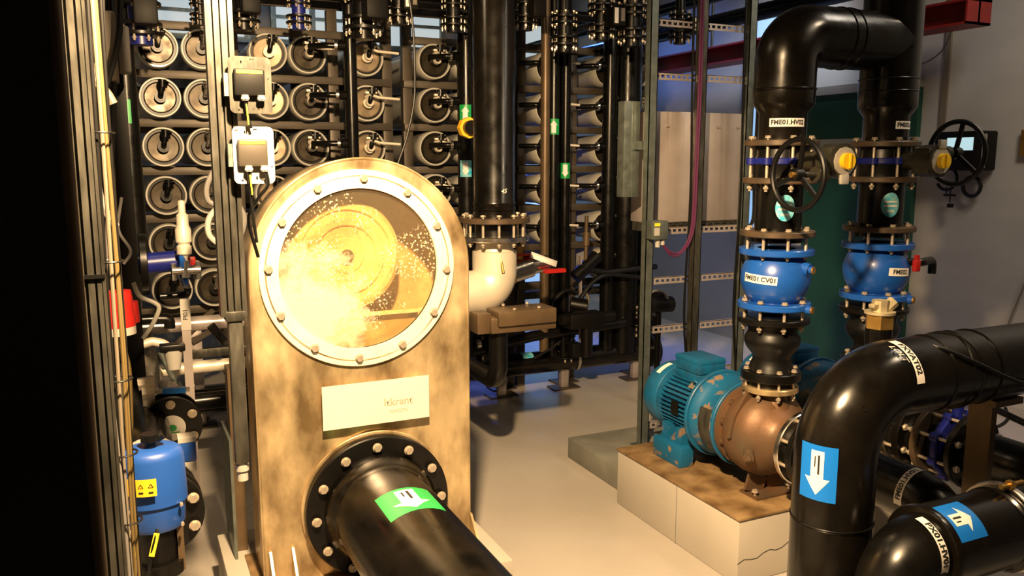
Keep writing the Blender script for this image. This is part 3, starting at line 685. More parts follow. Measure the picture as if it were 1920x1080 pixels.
    bolts(m, (cx, CYY, zc(690)+.004), (0, 0, -1), .094, 8, zc(690)+.004-zc(732), .0095)
    # upper pipe end with flange
column(CX, True); column(CX+.53, False)
# the black arch
ar = thing('pipe_arch', 'large black pipe arch joining the tops of both pump lines', 'pipe', (CX+.26, CYY, zc(262)))
ZA = 2.0
def reducer(cx): return [(.05, zc(283)), (RS+.012, zc(283)), (RS+.012, zc(272)), (RS, zc(266)), (RS, zc(213)), (RB-.004, zc(198)), (RB, zc(194)), (RB, zc(168))]
bm = BM(); lathe(bm, reducer(CX), (CX, CYY, 0), (0, 0, 1), 48); obj('left_reducer', bm, 'pe2', ar)
bm = BM(); lathe(bm, reducer(CX)+[(RB, ZC)], (CX+.53, CYY, 0), (0, 0, 1), 48); obj('right_riser', bm, 'pe2', ar)
bm = BM(); pipe(bm, [(CX, CYY, zc(172)), (CX, CYY, ZA), (CX+.53, CYY, ZA)], RB, .2, 48, 16); obj('elbow_run', bm, 'pe2', ar)
bm = BM(); ring(bm, (CX, CYY, zc(170)), (0, 0, 1), RB+.004, RB-.01, .007, 48); obj('weld_bead', bm, 'pe', ar)
for q in (.23, .275): obj('weld_bead', ring(BM(), (CX+q, CYY, ZA), (1, 0, 0), RB+.004, RB-.01, .008, 48), 'pe', ar)
for q in (165, 140): obj('weld_bead', ring(BM(), (CX+.53, CYY, zc(q)), (0, 0, 1), RB+.004, RB-.01, .007, 48), 'pe', ar)
for cx in (CX, CX+.53): flange(ar, (cx, CYY, zc(274)), (0, 0, 1), RF, RS, .022, 'brownflange', 'backing_flange')
f = cylmap((CX, CYY, zc(231)), (0, 0, 1), (-.58, -1, 0), RS, 'x'); sign(ar, 'FME01.HV02', f, .135, .03, .0232, bold=.0008)
f = cylmap((CX+.53, CYY, zc(231)), (0, 0, 1), (.35, -1, 0), RS, 'x'); sign(ar, 'FME02.HV02', f, .135, .03, .0232, bold=.0008)

# ================================================================== LARGE ELBOW, front right
GX, GY, GZ, GR = 1.75, 1.62, .935, .110
be = thing('elbow_pipe', 'thick glossy black pipe elbow in the right foreground with blue arrow sticker', 'pipe', (GX, GY, 0))
bm = BM(); pipe(bm, [(GX, GY, 0), (GX, GY, GZ), (4.2, GY, GZ)], GR, .20, 56, 20); obj('pipe_body', bm, 'pe2', be)
bm = BM(); ring(bm, (GX, GY, .555), (0, 0, 1), GR+.003, GR-.01, .004, 56); ring(bm, (GX, GY, .549), (0, 0, 1), GR+.002, GR-.01, .007, 56); obj('weld_bead', bm, 'pe', be)
for q in (.33, .52): obj('weld_bead', ring(BM(), (GX+q, GY, GZ), (1, 0, 0), GR+.004, GR-.01, .008, 56), 'pe', be)
f = cylmap((GX, GY, .715), (0, 0, -1), (-1, -.36, 0), GR, 'y'); arrow_sticker(be, f, .155, .105, 'stblue')
f = rotmap(cylmap((GX+.185, GY, GZ), (1, 0, 0), (0, -.7, .75), GR, 'y'), -PI/2); sign(be, 'FXVAT02', f, .155, .03, .026, bold=.001)
f = rotmap(cylmap((GX+.150, GY, GZ), (1, 0, 0), (0, -.55, .85), GR, 'y'), -PI/2+.1); obj('handwriting', text_bm('LOLT', .026, f, .001, .0002, .3), 'inkw', be, 0)
f = rotmap(cylmap((GX+.06, GY, GZ-.02), (1, 0, 0), (0, -.6, .8), GR, 'y'), 0)
obj('yellow_sticker', grid(BM(), cylmap((GX, GY, .72), (0, 0, 1), (1, -.6, 0), GR, 'y'), .06, .03, 4, 3, .001), 'yellowlabel', be)
# raised mould mark on the elbow's back
c_el = V((GX+.2, GY, GZ-.2)); dm = V((-.78, 0, .62)).normalized(); pm = c_el+dm*.2+(dm*.55+V((0, -.83, 0))).normalized()*GR
obj('mould_mark', torus(BM(), pm, (dm*.55+V((0, -.83, 0))), .008, .0018, 20, 6), 'pe2', be)
# vent stub with brass cap
vx = at(1690, 600, Y=GY+.12).x
vt = thing('vent_cap', 'hexagonal brass cap on a short black stub behind the large elbow', 'valve', (vx, GY+.16, GZ))
q0 = V((vx, GY+.2, 0)); 
bm = BM(); pipe(bm, [q0+V((0, 0, 1.03)), q0+V((0, 0, .94)), q0+V((0, -.11, .94))], .040, .045, 28); obj('stub_pipe', bm, 'pe', vt)
obj('hex_nut', cyl(BM(), q0+V((0, 0, 1.03)), q0+V((0, 0, 1.075)), .044, 6, phase=.3), 'brass', vt)
bm = BM(); cyl(bm, q0+V((0, 0, 1.075)), q0+V((0, 0, 1.083)), .046, 24); cyl(bm, q0+V((0, 0, 1.083)), q0+V((0, 0, 1.118)), .026, 8); cyl(bm, q0+V((.012, 0, 1.083)), q0+V((.045, -.01, 1.112)), .02, 8)
box(bm, q0+V((-.04, -.012, 1.095)), q0+V((.0, .012, 1.108)), .003); obj('cap_top', bm, 'brasspale', vt)
# black tubes lying over the elbow
for i, (pp, r, lb) in enumerate((
    ([at(1592, 686, Y=GY+.03), at(1640, 660, Y=GY+.02), at(1690, 643, Y=GY+.0), at(1735, 645, Y=GY-.03), at(1770, 655, Y=GY-.07), at(1830, 680, Y=GY-.11), at(1900, 712, Y=GY-.13), at(1990, 740, Y=GY-.13)], .006, 'thin black cable lying along the top of the large elbow pipe'),
    ([at(1572, 700, Y=GY+.05), at(1600, 672, Y=GY+.06), at(1650, 648, Y=GY+.06), at(1700, 634, Y=GY+.06), at(1738, 630, Y=GY+.06)], .0055, 'thin black cable ending above the large elbow next to the brass cap'))):
    solo('black_cable', cable(BM(), pp, r), 'rubber', lb, 'cable')
tie = thing('cable_tie', 'black strap looped around the large horizontal pipe', 'strap', (GX+.42, GY, GZ-GR))
obj('strap_loop', torus(BM(), (GX+.42, GY, GZ), (1, .25, 0), GR+.003, .004, 48, 6), 'rubber', tie)
tie = thing('cable_tie', 'black strap crossing the first one on the large horizontal pipe', 'strap', (GX+.47, GY, GZ-GR))
obj('strap_loop', torus(BM(), (GX+.44, GY, GZ), (1, -.35, 0), GR+.003, .004, 48, 6), 'rubber', tie)
# pipe support under the horizontal run
SXP = at(1840, 850, Y=1.66).x-2.57
st = thing('pipe_support', 'upright olive steel support post under the large horizontal pipe', 'support', (2.56+SXP, 1.66, 0))
obj('post', box(box(BM(), (2.545+SXP, 1.62, 0), (2.57+SXP, 1.70, GZ-GR-.02)), (2.57+SXP, 1.655, 0), (2.60+SXP, 1.665, GZ-GR-.02)), 'brown', st)
obj('saddle', box(BM(), (2.50+SXP, 1.58, GZ-GR-.022), (2.63+SXP, 1.70, GZ-GR-.002)), 'brown', st)
# lower pipe with arrow sticker
LY = 1.40; LR = .108; LZ = at(1800, 1008, Y=LY).z
xs_, xe_ = at(1742, 980, Y=LY).x, at(1872, 960, Y=LY).x
lp = thing('lower_pipe', 'black pipe in the bottom right corner with blue arrow sticker and PX01 label', 'pipe', (2.0, LY, 0))
xb = xs_-.12
bm = BM(); pipe(bm, [(xb, LY, .05), (xb, LY, LZ), (xe_, LY, LZ)], LR-.012, .12, 48, 12); obj('elbow_body', bm, 'pe', lp)
bm = BM(); lathe(bm, [(LR-.02, xs_-.025), (LR+.004, xs_-.025), (LR+.006, xs_-.02), (LR+.006, xs_-.005), (LR, xs_), (LR, xe_-.02), (LR+.006, xe_-.015), (LR+.006, xe_), (LR-.02, xe_+.005)], (0, LY, LZ), (1, 0, 0), 56); obj('sleeve', bm, 'pe2', lp)
bm = BM(); ring(bm, (xe_+.005, LY, LZ), (1, 0, 0), .125, .05, .02, 48); obj('clamp_ring', bm, 'ss', lp)
obj('pipe_extension', cyl(BM(), (xe_+.01, LY, LZ), (3.4, LY, LZ), .09, 32), 'pe', lp)
obj('clamp_bolt', cyl(cyl(BM(), (xe_-.03, LY-.02, LZ+.13), (xe_+.06, LY-.02, LZ+.13), .007, 10), (xe_, LY-.02, LZ+.13), (xe_+.015, LY-.02, LZ+.13), .014, 6), 'brass', lp)
f = cylmap((at(1826, 975, Y=LY-.09).x, LY, LZ), (1, 0, 0), (0, -.6, 1), LR, 'y'); arrow_sticker(lp, f, .11, .115, 'stblue', .62, .3)
f = rotmap(cylmap((xs_-.055, LY, LZ), (1, 0, 0), (0, -.75, .5), LR-.0115, 'y'), -PI/2); sign(lp, 'PX01.HV01', f, .17, .027, .0255, bold=.001)
# label of the hidden suction valve
f = rotmap(cylmap((CX, 1.715, SZ), (0, -1, 0), (-.75, 0, .7), .085, 'y'), PI/2); sign(s1, 'FME01.HV01', f, .16, .028, .024, 'white', bold=.0008)
# dark blue valve on the second suction line
vb = thing('flanged_valve', 'dark blue wafer valve with long bolts on the second suction line, under the large pipe', 'valve', (CX+.53, 1.75, .3))
x2 = CX+.53
flange(vb, (x2, 2.045, SZ), (0, 1, 0), .14, .084, .024, 'brownflange', 'far_flange'); flange(vb, (x2, 1.90, SZ), (0, 1, 0), .14, .084, .024, 'iron', 'near_flange')
obj('valve_body', ring(BM(), (x2, 1.965, SZ), (0, 1, 0), .125, .08, .03, 40, .006), 'darkblue', vb)
for i in range(8):
    a = PI/8+2*PI*i/8; bm = BM(); cyl(bm, (x2+.12*math.cos(a), 1.965, SZ+.12*math.sin(a)), (x2+.12*math.cos(a), 1.995, SZ+.12*math.sin(a)), .018, 12); obj('lug', bm, 'darkblue', vb)
bolts(vb, (x2, 1.89, SZ), (0, 1, 0), .118, 8, .19, .0105)
obj('valve_neck', cyl(BM(), (x2, 1.98, SZ+.1), (x2, 1.98, SZ+.2), .02, 16), 'darkblue', vb)
# black hose and tray near the right wall
solo('black_hose', cable(BM(), [at(1845, 795, Y=2.3), at(1870, 800, Y=2.35), at(1890, 785, Y=2.4), at(1885, 765, Y=2.45)], .008), 'rubber', 'small black hose loop on the far right, below the large pipe', 'hose')
solo('black_bar', cyl(BM(), at(1868, 768, Y=2.4), at(1935, 800, Y=2.2), .016, 14), 'pe', 'short black tube on the far right edge, below the large pipe', 'tube')

# ================================================================== LADDER FRAME and panel
LYY = 3.39
lf = thing('cable_ladder', 'upright galvanised frame of three posts and perforated rungs on the low plinth', 'frame', (2.6, LYY, .11))
for x, m_ in ((2.315, 'zinc_dark'), (2.605, 'zinc'), (2.905, 'zinc_dark')):
    bm = BM(); box(bm, (x-.022, LYY-.02, .11), (x+.022, LYY-.016, ZC)); box(bm, (x-.022, LYY-.02, .11), (x-.018, LYY+.02, ZC)); box(bm, (x+.018, LYY-.02, .11), (x+.022, LYY+.02, ZC))
    obj('post', bm, m_, lf, 0); 
    obj('foot_plate', box(BM(), (x-.05, LYY-.04, .11), (x+.05, LYY+.04, .116)), m_, lf, 0)
def rung(z, x0, x1, m_='zinc', n=9, parent=lf, y=None):
    y = LYY+.022 if y is None else y
    h = .034; step = (x1-x0)/n; hs = [[(x0+step*(i+.18), z-.007), (x0+step*(i+.82), z-.007), (x0+step*(i+.82), z+.007), (x0+step*(i+.18), z+.007)] for i in range(n)]
    bm = BM(); plate_y(bm, [(x0, z-h/2), (x1, z-h/2), (x1, z+h/2), (x0, z+h/2)], hs, y, y+.003)
    box(bm, (x0, y, z+h/2-.002), (x1, y+.018, z+h/2))
    return obj('rung', bm, m_, parent, 0)
for i in range(11):
    z = .2+.25*i
    if 1.3 < z < 1.8: continue
    rung(z, 2.317, 2.603, 'sheet'); rung(z, 2.607, 2.903, 'sheet')
bm = BM(); x0, x1 = 2.39, 2.99; box(bm, (x0, 3.50, 1.235), (x1, 3.66, 1.79), .003)
cb = thing('sheet_cabinet', 'galvanised sheet steel cabinet behind the three-post ladder frame', 'cabinet', (2.69, 3.58, 1.235))
obj('body', bm, 'sheet', cb, 30); bolts(cb, (x0+.1, 3.497, 1.72), (0, 1, 0), 1e-5, 1, .004, .007, 'sheet', both=False)
for q in (.25, .42, .55): bolts(cb, (x0+q, 3.497, 1.72), (0, 1, 0), 1e-5, 1, .004, .007, 'sheet', both=False)
bm = BM(); rb = rung(1.215, x0-.02, x1-.06, 'zinc', 12, cb, 3.48); 
obj('bracket', box(BM(), (x0, 3.49, 1.19), (x1, 3.64, 1.235)), 'yellowlabel' if False else 'zinc', cb, 0)
bm = BM(); box(bm, (2.20, 3.44, 1.37), (2.29, 3.50, 1.83), .003); box(bm, (2.245, 3.435, 1.37), (2.25, 3.44, 1.83)); box(bm, (2.25, 3.42, 1.6), (2.31, 3.445, 1.64))
solo('cable_trunking', bm, 'zinc_dark', 'grey-green vertical cable trunking left of the ladder frame', 'trunking')
jb = thing('junction_box', 'small grey-green junction box with yellow label on the left ladder post', 'junction box', (2.33, 3.34, 1.15))
obj('box_body', box(BM(), (2.29, 3.31, 1.17), (2.38, 3.368, 1.26), .004), 'zinc_dark', jb)
obj('yellow_tag', box(BM(), (2.30, 3.306, 1.235), (2.33, 3.31, 1.25)), 'yellowlabel', jb)
obj('white_tag', box(BM(), (2.298, 3.307, 1.19), (2.328, 3.3095, 1.228)), 'lightgrey', jb)
obj('gland', cyl(cyl(BM(), (2.34, 3.34, 1.13), (2.34, 3.34, 1.17), .012, 12), (2.37, 3.34, 1.14), (2.37, 3.34, 1.17), .010, 12), 'lightgrey', jb)
for i, (dx_, lb) in enumerate(((0, 'purple cable running down the middle ladder post to the junction box'), (.014, 'second purple cable beside the first on the middle ladder post'))):
    solo('purple_cable', cable(BM(), [(2.585-dx_, 3.36, 3.5), (2.578-dx_, 3.355, 2.4), (2.585-dx_, 3.36, 1.9), (2.575-dx_, 3.355, 1.5), (2.57-dx_, 3.36, 1.22), (2.52-dx_, 3.36, 1.11), (2.44, 3.35, 1.08+dx_), (2.37, 3.34, 1.14)], .0055), 'magenta', lb, 'cable')
for x, m_, lb in ((2.545, 'rubber', 'black cable hanging down the ladder frame beside the purple cables'), (2.86, 'rubber', 'black cable hanging along the right ladder post')):
    solo('black_cable', cable(BM(), [(x, 3.37, 3.5), (x-.01, 3.368, 2.2), (x+.005, 3.37, 1.4), (x-.012, 3.368, .8), (x+.02, 3.37, .45), (x, 3.36, .13)], .006), m_, lb, 'cable')
solo('black_cable', cable(BM(), [(2.93, 3.34, 1.95), (2.925, 3.34, 1.5), (2.92, 3.33, 1.25), (2.86, 3.33, 1.19), (2.86, 3.33, 1.05), (2.93, 3.33, .98), (2.98, 3.3, 1.02)], .009), 'rubber', 'thick black cable looping from the right ladder post under the cabinet', 'cable')

# ================================================================== RED BEAM and ceiling pipes
bm = BM(); z0, z1 = 2.30, 2.44
box(bm, (4.30, 3.25, z0), (4.50, 8.3, z0+.014)); box(bm, (4.30, 3.25, z1-.014), (4.50, 8.3, z1)); box(bm, (4.392, 3.25, z0), (4.408, 8.3, z1)); box(bm, (4.30, 3.25, z0), (4.50, 3.262, z1))
rbm = thing('crane_beam', 'dark red steel beam high up beside the right wall', 'beam', (4.4, 5.8, z0))
obj('beam_body', bm, 'redpaint', rbm, 0)
bm = BM()
for y in (3.8, 5.6, 7.4): cyl(bm, (4.4, y, z1), (4.4, y, ZC), .012, 10)
obj('hanger_rod', bm, 'zinc', rbm)
solo('overhead_pipe', cyl(BM(), (3.9, 2.6, 2.52), (3.9, 8.4, 2.52), .055, 20), 'pe', 'long black pipe above the red beam', 'pipe')
solo('overhead_pipe', cyl(BM(), (3.62, 3.0, 2.62), (3.62, 8.4, 2.62), .04, 20), 'pe', 'thinner black pipe above the red beam, nearer the ladder frame', 'pipe')
solo('hanging_cable', cable(BM(), [at(1788, 45, X=4.6), at(1770, 90, X=4.6), at(1740, 115, X=4.6), at(1700, 125, X=4.6), at(1660, 120, X=4.6)], .005), 'cablegrey', 'thin grey cable hanging from the red beam in front of the right wall', 'cable')

# monitor on the right wall
mo = thing('wall_monitor', 'black wall mounted controller with lit screen behind a handwheel', 'monitor', (4.7, 3.48, 1.45))
ymn = at(1862, 290, X=4.7).y; ymx = at(1770, 290, X=4.7).y
zb_, zt_ = at(1820, 320, X=4.66).z, at(1820, 246, X=4.66).z
obj('housing', box(BM(), (4.60, ymn, zb_), (4.735, ymx, zt_), .012), 'module', mo)
obj('screen', box(BM(), (4.596, at(1825, 270, X=4.6).y, at(1800, 282, X=4.6).z), (4.602, at(1776, 270, X=4.6).y, at(1800, 258, X=4.6).z), .001), 'screen', mo)
obj('side_strip', box(BM(), (4.594, at(1850, 270, X=4.6).y, zb_+.02), (4.60, at(1843, 270, X=4.6).y, zt_-.02)), 'lightgrey', mo)
hc = at(1822, 350, X=4.7)
solo('coiled_cable', torus(torus(BM(), hc, (1, 0, 0), .058, .012, 36, 8), at(1775, 335, X=4.7), (1, 0, 0), .07, .010, 36, 8, arc=3.6, start=2.2), 'rubber', 'coiled black cable hanging under the wall monitor', 'cable')
bm = BM(); q = at(1783, 350, X=4.68); cyl(bm, q, q-V((0, 0, .10)), .004, 8); q2 = q+V((0, .03, 0)); cyl(bm, q2, q2-V((0, 0, .05)), .004, 8); box(bm, q-V((.015, .03, .06)), q+V((.015, .04, -.045)), .004); box(bm, q-V((.012, .022, .13)), q+V((.012, .012, -.105)), .004)
solo('cable_plugs', bm, 'rubber', 'small black plugs dangling under the wall monitor', 'plug')
bm = cable(BM(), [at(1935, 500, X=4.7), at(1910, 560, X=4.7), at(1890, 610, X=4.7), at(1880, 660, X=4.7)], .006)
solo('wall_cable', bm, 'beige', 'thin pale cable running down the right wall near the frame edge', 'cable')
solo('picture_frame', box(BM(), (4.72, at(1922, 270, X=4.73).y-.3, at(1918, 293, X=4.73).z), (4.745, at(1915, 270, X=4.73).y, at(1918, 250, X=4.73).z+.02)), 'brass', 'gold-edged wall board cut off by the right edge of the photo', 'board')

# ================================================================== PRESSURE VESSEL RACKS
VR, VY = .106, 4.9; PITCH_Z = .262; Z3 = 1.62
def vessel(cx, cz, label, y=VY, plate='endcap'):
    t = thing('pressure_vessel', label, 'pressure vessel', (cx, y+.8, cz-VR), 'white pressure vessels in the racks')
    bm = BM(); lathe(bm, [(VR-.012, .03), (VR-.012, .004), (VR-.009, 0), (VR-.003, 0), (VR, .004), (VR, .10), (VR-.006, .13), (VR-.006, 1.5), (VR-.012, 1.5), (VR-.012, .03)], (cx, y, cz), (0, 1, 0), 40); obj('shell', bm, 'frp', t, 40)
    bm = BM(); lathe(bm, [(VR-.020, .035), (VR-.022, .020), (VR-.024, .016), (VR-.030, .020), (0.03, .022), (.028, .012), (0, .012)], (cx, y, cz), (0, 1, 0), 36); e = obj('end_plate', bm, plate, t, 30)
    obj('retaining_ring', ring(BM(), (cx, y+.018, cz), (0, 1, 0), VR-.011, VR-.024, .008, 36, .001), 'iron', t)
    bm = BM(); cyl(bm, (cx, y+.02, cz), (cx, y-.035, cz), .021, 18); cyl(bm, (cx, y-.01, cz), (cx, y-.03, cz), .03, 18); ep = obj('port', bm, 'iron' if plate == 'endcap' else 'matte_ss', t)
    return t
v0 = vessel(.208, Z3, 'x'); vb_ = None
def vfit(t, cx, cz, kind):
    # coupling and elbow fitting on the port: top offset, going to the right
    if kind == 0:
        bm = BM(); pipe(bm, [(cx+.0, VY-.02, cz), (cx+.0, VY-.06, cz+.005), (cx+.01, VY-.065, cz+.065)], .014, .02, 12); cyl(bm, (cx+.01, VY-.065, cz+.05), (cx+.012, VY-.065, cz+.088), .022, 14); box(bm, (cx-.012, VY-.085, cz+.062), (cx+.042, VY-.045, cz+.078), .004)
        return bm
    bm = BM(); cyl(bm, (cx-.008, VY-.03, cz+.03), (cx+.012, VY-.065, cz+.05), .02, 14); cyl(bm, (cx, VY-.03, cz), (cx+.004, VY-.05, cz+.004), .024, 16)
    pipe(bm, [(cx+.01, VY-.06, cz+.045), (cx+.05, VY-.075, cz+.03), (cx+.17, VY-.09, cz+.022)], .008, .03, 10)
    box(bm, (cx-.03, VY-.075, cz+.05), (cx+.04, VY-.05, cz+.064), .003); return bm
cols = [(.208, 'first'), (.431, 'second'), (.78, 'third'), (1.0, 'fourth'), (1.34, 'fifth'), (1.765, 'sixth'), (2.0, 'seventh'), (2.56, 'eighth'), (3.0, 'ninth'), (3.23, 'tenth')]
rows = [(2, 'top row'), (1, 'second row from the top'), (0, 'third row from the top'), (-1, 'fourth row from the top'), (-2, 'fifth row from the top'), (-3, 'lowest row')]
first_used = False
for ci, (cx, cn) in enumerate(cols):
    for ri, (k, rn) in enumerate(rows):
        if k == -3 and ci not in (0, 1, 8): continue
        lab = 'white pressure vessel, %s, %s column from the left' % (rn, cn)
        dz = PITCH_Z*k; 
        if not first_used: v = v0; v.location = (cx, VY+.8, Z3+dz-VR); v['label'] = lab; first_used = True
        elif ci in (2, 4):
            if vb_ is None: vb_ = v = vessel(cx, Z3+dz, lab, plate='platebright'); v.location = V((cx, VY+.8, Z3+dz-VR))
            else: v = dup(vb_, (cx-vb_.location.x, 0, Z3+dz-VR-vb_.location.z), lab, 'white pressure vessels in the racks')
        else: v = dup(v0, (cx-v0.location.x, 0, Z3+dz-VR-v0.location.z), lab, 'white pressure vessels in the racks')
        BASE[v] = V(v.location)
        kind = 1 if ci in (3, 4, 5, 6, 7) else 0
        obj('hose_fitting', vfit(v, cx, Z3+dz, kind), 'iron' if ci in (0, 2) else 'matte_ss', v)
def rack(x0, x1, posts, label, zb=.0):
    t = thing('vessel_rack', label, 'rack', ((x0+x1)/2, 5.2, 0))
    for x in posts:
        for y in (5.02, 6.2): 
            obj('post', box(BM(), (x-.03, y, 0), (x+.03, y+.05, 2.42), .002), 'rackpaint', t)
    for k in range(-3, 4):
        z = Z3+PITCH_Z*(k-.5)
        for y in (5.0, 6.18): obj('beam', box(BM(), (x0, y, z-.022), (x1, y+.04, z+.022), .002), 'rackpaint', t)
    return t
rack(.0, 1.52, (.02, .605, 1.17, 1.50), 'brown steel rack holding the left group of white vessels')
rack(1.60, 2.36, (1.63, 2.33), 'brown steel rack holding the middle group of white vessels')
rack(2.38, 3.42, (2.41, 2.80, 3.40), 'brown steel rack holding the right group of white vessels')
# skid rails and feet under the racks
sk = thing('skid_frame', 'low pale steel skid with feet below the vessel racks', 'frame', (1.9, 5, 0))
for y, z in ((4.98, .42), (5.05, .60), (5.9, .50)): obj('rail', box(BM(), (-.2, y, z), (3.5, y+.05, z+.05), .002), 'zinc', sk)
for px, yy in ((944, 5.0), (1061, 4.97), (1194, 4.97), (760, 5.0), (372, 5.0)):
    x = at(px, 700, Y=yy).x; obj('leg', box(BM(), (x-.03, yy, .008), (x+.03, yy+.06, .62), .002), 'sheet', sk); obj('foot', box(BM(), (x-.09, yy-.03, 0), (x+.09, yy+.09, .010)), 'rackpaint', sk)
# low horizontal header
hz = .20
hp = thing('header_pipe', 'long black horizontal header pipe near the floor below the racks', 'pipe', (2.2, 4.86, .12))
obj('pipe_body', cyl(BM(), (-.3, 4.86, hz), (3.36, 4.86, hz), .075, 28), 'pe2', hp)
flange(hp, (3.36, 4.86, hz), (1, 0, 0), .125, .02, .03, 'iron', 'end_flange'); flange(hp, (3.33, 4.86, hz), (1, 0, 0), .125, .07, .025, 'iron', 'flange')
for px in (940, 1057, 1190):
    x = at(px, 710, Y=4.86).x; obj('leg', box(BM(), (x-.028, 4.84, .008), (x+.028, 4.88, .14), .002), 'sheet', hp); obj('foot', box(BM(), (x-.10, 4.80, 0), (x+.10, 4.92, .010)), 'rackpaint', hp)
x = at(1075, 672, Y=4.86).x; obj('clamp', ring(BM(), (x, 4.86, hz), (1, 0, 0), .085, .07, .02, 32), 'ss', hp)
x = at(990, 672, Y=4.82).x; obj('cyan_sticker', grid(BM(), cylmap((x, 4.86, hz), (1, 0, 0), (0, -.4, 1), .075, 'y'), .08, .07, 6, 6, .001), 'cyan', hp)

# ---------------------------------------------------------------- vertical manifolds in front of the racks
def manifold(px, r, z0, z1, label, m_='pe', Y=4.7, st=None, brs=True, side=1, nm='manifold_pipe'):
    x = at(px, 300, Y=Y).x
    t = thing(nm, label, 'pipe', (x, Y, z0))
    obj('pipe_body', cyl(BM(), (x, Y, z0), (x, Y, z1), r, 24), m_, t)
    if brs:
        for k in (-2, -1, 0, 1, 2):
            z = Z3+PITCH_Z*k+.02
            if z0 < z < z1:
                bm = BM(); pipe(bm, [(x, Y, z), (x-side*.12, Y+.02, z), (x-side*.2, Y+.10, z)], .016, .04, 12); cyl(bm, (x-side*(r-.005), Y, z), (x-side*(r+.03), Y, z), .026, 14); obj('branch', bm, 'pe', t)
                cyl_ = BM(); cyl(cyl_, (x-side*(r+.035), Y+.003, z), (x-side*(r+.05), Y+.005, z), .03, 14); obj('coupling', cyl_, 'ss', t)
    if st:
        for (pz, dn, ms, hh) in st:
            f = cylmap((x, Y, at(px, pz, Y=Y).z), (0, 0, dn), (-.55, -1, 0), r, 'y'); arrow_sticker(t, f, hh, hh*.75, ms, .8, .4, line=False)
    return t
manifold(245, .05, .9, 2.9, 'black vertical manifold pipe at the left end of the racks', 'pe', 4.4, [(210, 1, 'stgreen', .11), (315, 1, 'cyan', .07)])
manifold(662, .035, 1.0, 2.9, 'slim black vertical manifold pipe between the fourth and fifth vessel columns', 'pe', 4.6, None)
manifold(875, .055, .24, 2.9, 'black vertical manifold pipe partly hidden behind the thick riser', 'pe', 4.77, [(213, 1, 'stgreen', .10), (316, -1, 'cyan', .10)])
manifold(1022, .03, .3, 2.9, 'slim brown-black vertical pipe right of the thick riser', 'brown', 4.75, None, False)
manifold(1038, .045, .22, 2.9, 'black vertical manifold pipe with green up-arrow, right of the thick riser', 'pe', 4.84, [(238, 1, 'stgreen', .10)])
manifold(1060, .032, .24, 2.9, 'slim dark vertical pipe with green down-arrow sticker', 'pe', 4.80, [(320, -1, 'stgreen', .10)], False)
manifold(1142, .05, .24, 2.9, 'black vertical pipe left of the thick black column by the trunking', 'pe', 4.84, None)
manifold(1175, .092, .22, 2.9, 'thick black vertical pipe with green sticker left of the cable trunking', 'pe', 4.84, [(236, 1, 'stgreen', .10)], False)
manifold(1148, .022, .3, 2.9, 'thin vertical conduit coloured as if blue-lit behind the thick black pipes', 'darkblue', 5.0, None, False)  # the blue light is put into the conduit's colour
x = at(1187, 500, Y=4.2).x
manifold(1208, .045, .24, 1.4, 'black vertical pipe below the cable trunking', 'pe', 4.84, None, False)
# ---------------------------------------------------------------- valve blocks on top of the manifolds
def top_valve(px, py, s, label, Y=4.5, m_='iron', act=True, tag=True):
    c = at(px, py, Y=Y)
    t = thing('valve_block', label, 'valve', c-V((0, 0, .13*s)))
    bm = BM(); cyl(bm, c-V((0, 0, .13*s)), c+V((0, 0, .13*s)), .05*s, 20); bp = obj('valve_body', bm, m_, t)
    if c.z > 1.8: obj('upper_pipe', cyl(BM(), c+V((0, 0, .1*s)), (c.x, c.y, ZC), .04*s, 18), 'pe', t)
    else: obj('lower_pipe_stub', cyl(BM(), (c.x, c.y, .22), c-V((0, 0, .1*s)), .04*s, 18), 'pe', t)
    for dz in (-.09, -.045, .045, .085): flange(t, c+V((0, 0, dz*s)), (0, 0, 1), .095*s, .045*s, .018*s, 'iron')
    bolts(t, c+V((0, 0, .115*s)), (0, 0, -1), .078*s, 8, .065*s, .009*s)
    bolts(t, c-V((0, 0, .035*s)), (0, 0, -1), .078*s, 8, .065*s, .009*s)
    if act:
        q = c+V((.02, -.14*s, 0)); bm = box(BM(), q-V((.05, .05, .06))*s, q+V((.05, .05, .06))*s, .01*s); cyl(bm, q+V((0, .05*s, 0)), c, .02*s, 12); ac = obj('actuator', bm, 'module', t)
        if tag:
            obj('white_tag', box(BM(), q+V((-.04, -.053, -.045))*s, q+V((-.012, -.0505, .05))*s), 'white', ac, 0); obj('grey_tag', box(BM(), q+V((.008, -.053, -.03))*s, q+V((.036, -.0505, .05))*s), 'beige', ac, 0)
    return t
tv = [(262, 30, 1.0, 4.3, 'darkblue', True, False, 'dark blue valve block at the top of the leftmost manifold'),
      (375, 20, .55, 4.6, 'iron', False, False, 'small black valve block at the top, left of the galvanised strut'),
      (455, 12, .9, 4.5, 'iron', True, False, 'black valve block with actuator at the top, right of the galvanised strut'),
      (560, 22, .7, 4.5, 'darkblue', False, False, 'small blue and black valve block above the fourth vessel column'),
      (680, 20, 1.15, 4.5, 'iron', True, False, 'largest black valve block at the top, left of centre'),
      (748, 8, .8, 4.4, 'iron', True, True, 'black valve block with white and beige tags at the top, left of the riser'),
      (850, 25, .8, 4.5, 'iron', False, False, 'bolted black valve block at the top just left of the riser'),
      (985, 22, .8, 4.4, 'iron', True, False, 'black valve block at the top just right of the riser'),
      (1058, 60, .9, 4.4, 'iron', False, False, 'bolted black flange set hanging lower, right of the riser'),
      (1128, 38, .9, 4.4, 'iron', True, True, 'black valve block with white tag at the top, left of the ladder frame'),
      (1185, 45, 1.0, 4.3, 'iron', False, False, 'bolted black flange set just left of the ladder frame'),
      (1275, 52, .75, 4.3, 'iron', True, True, 'black valve block seen through the ladder frame')]
for px, py, s, Y, m_, ac, tg_, lb in tv: top_valve(px, py, s, lb, Y, m_, ac, tg_)
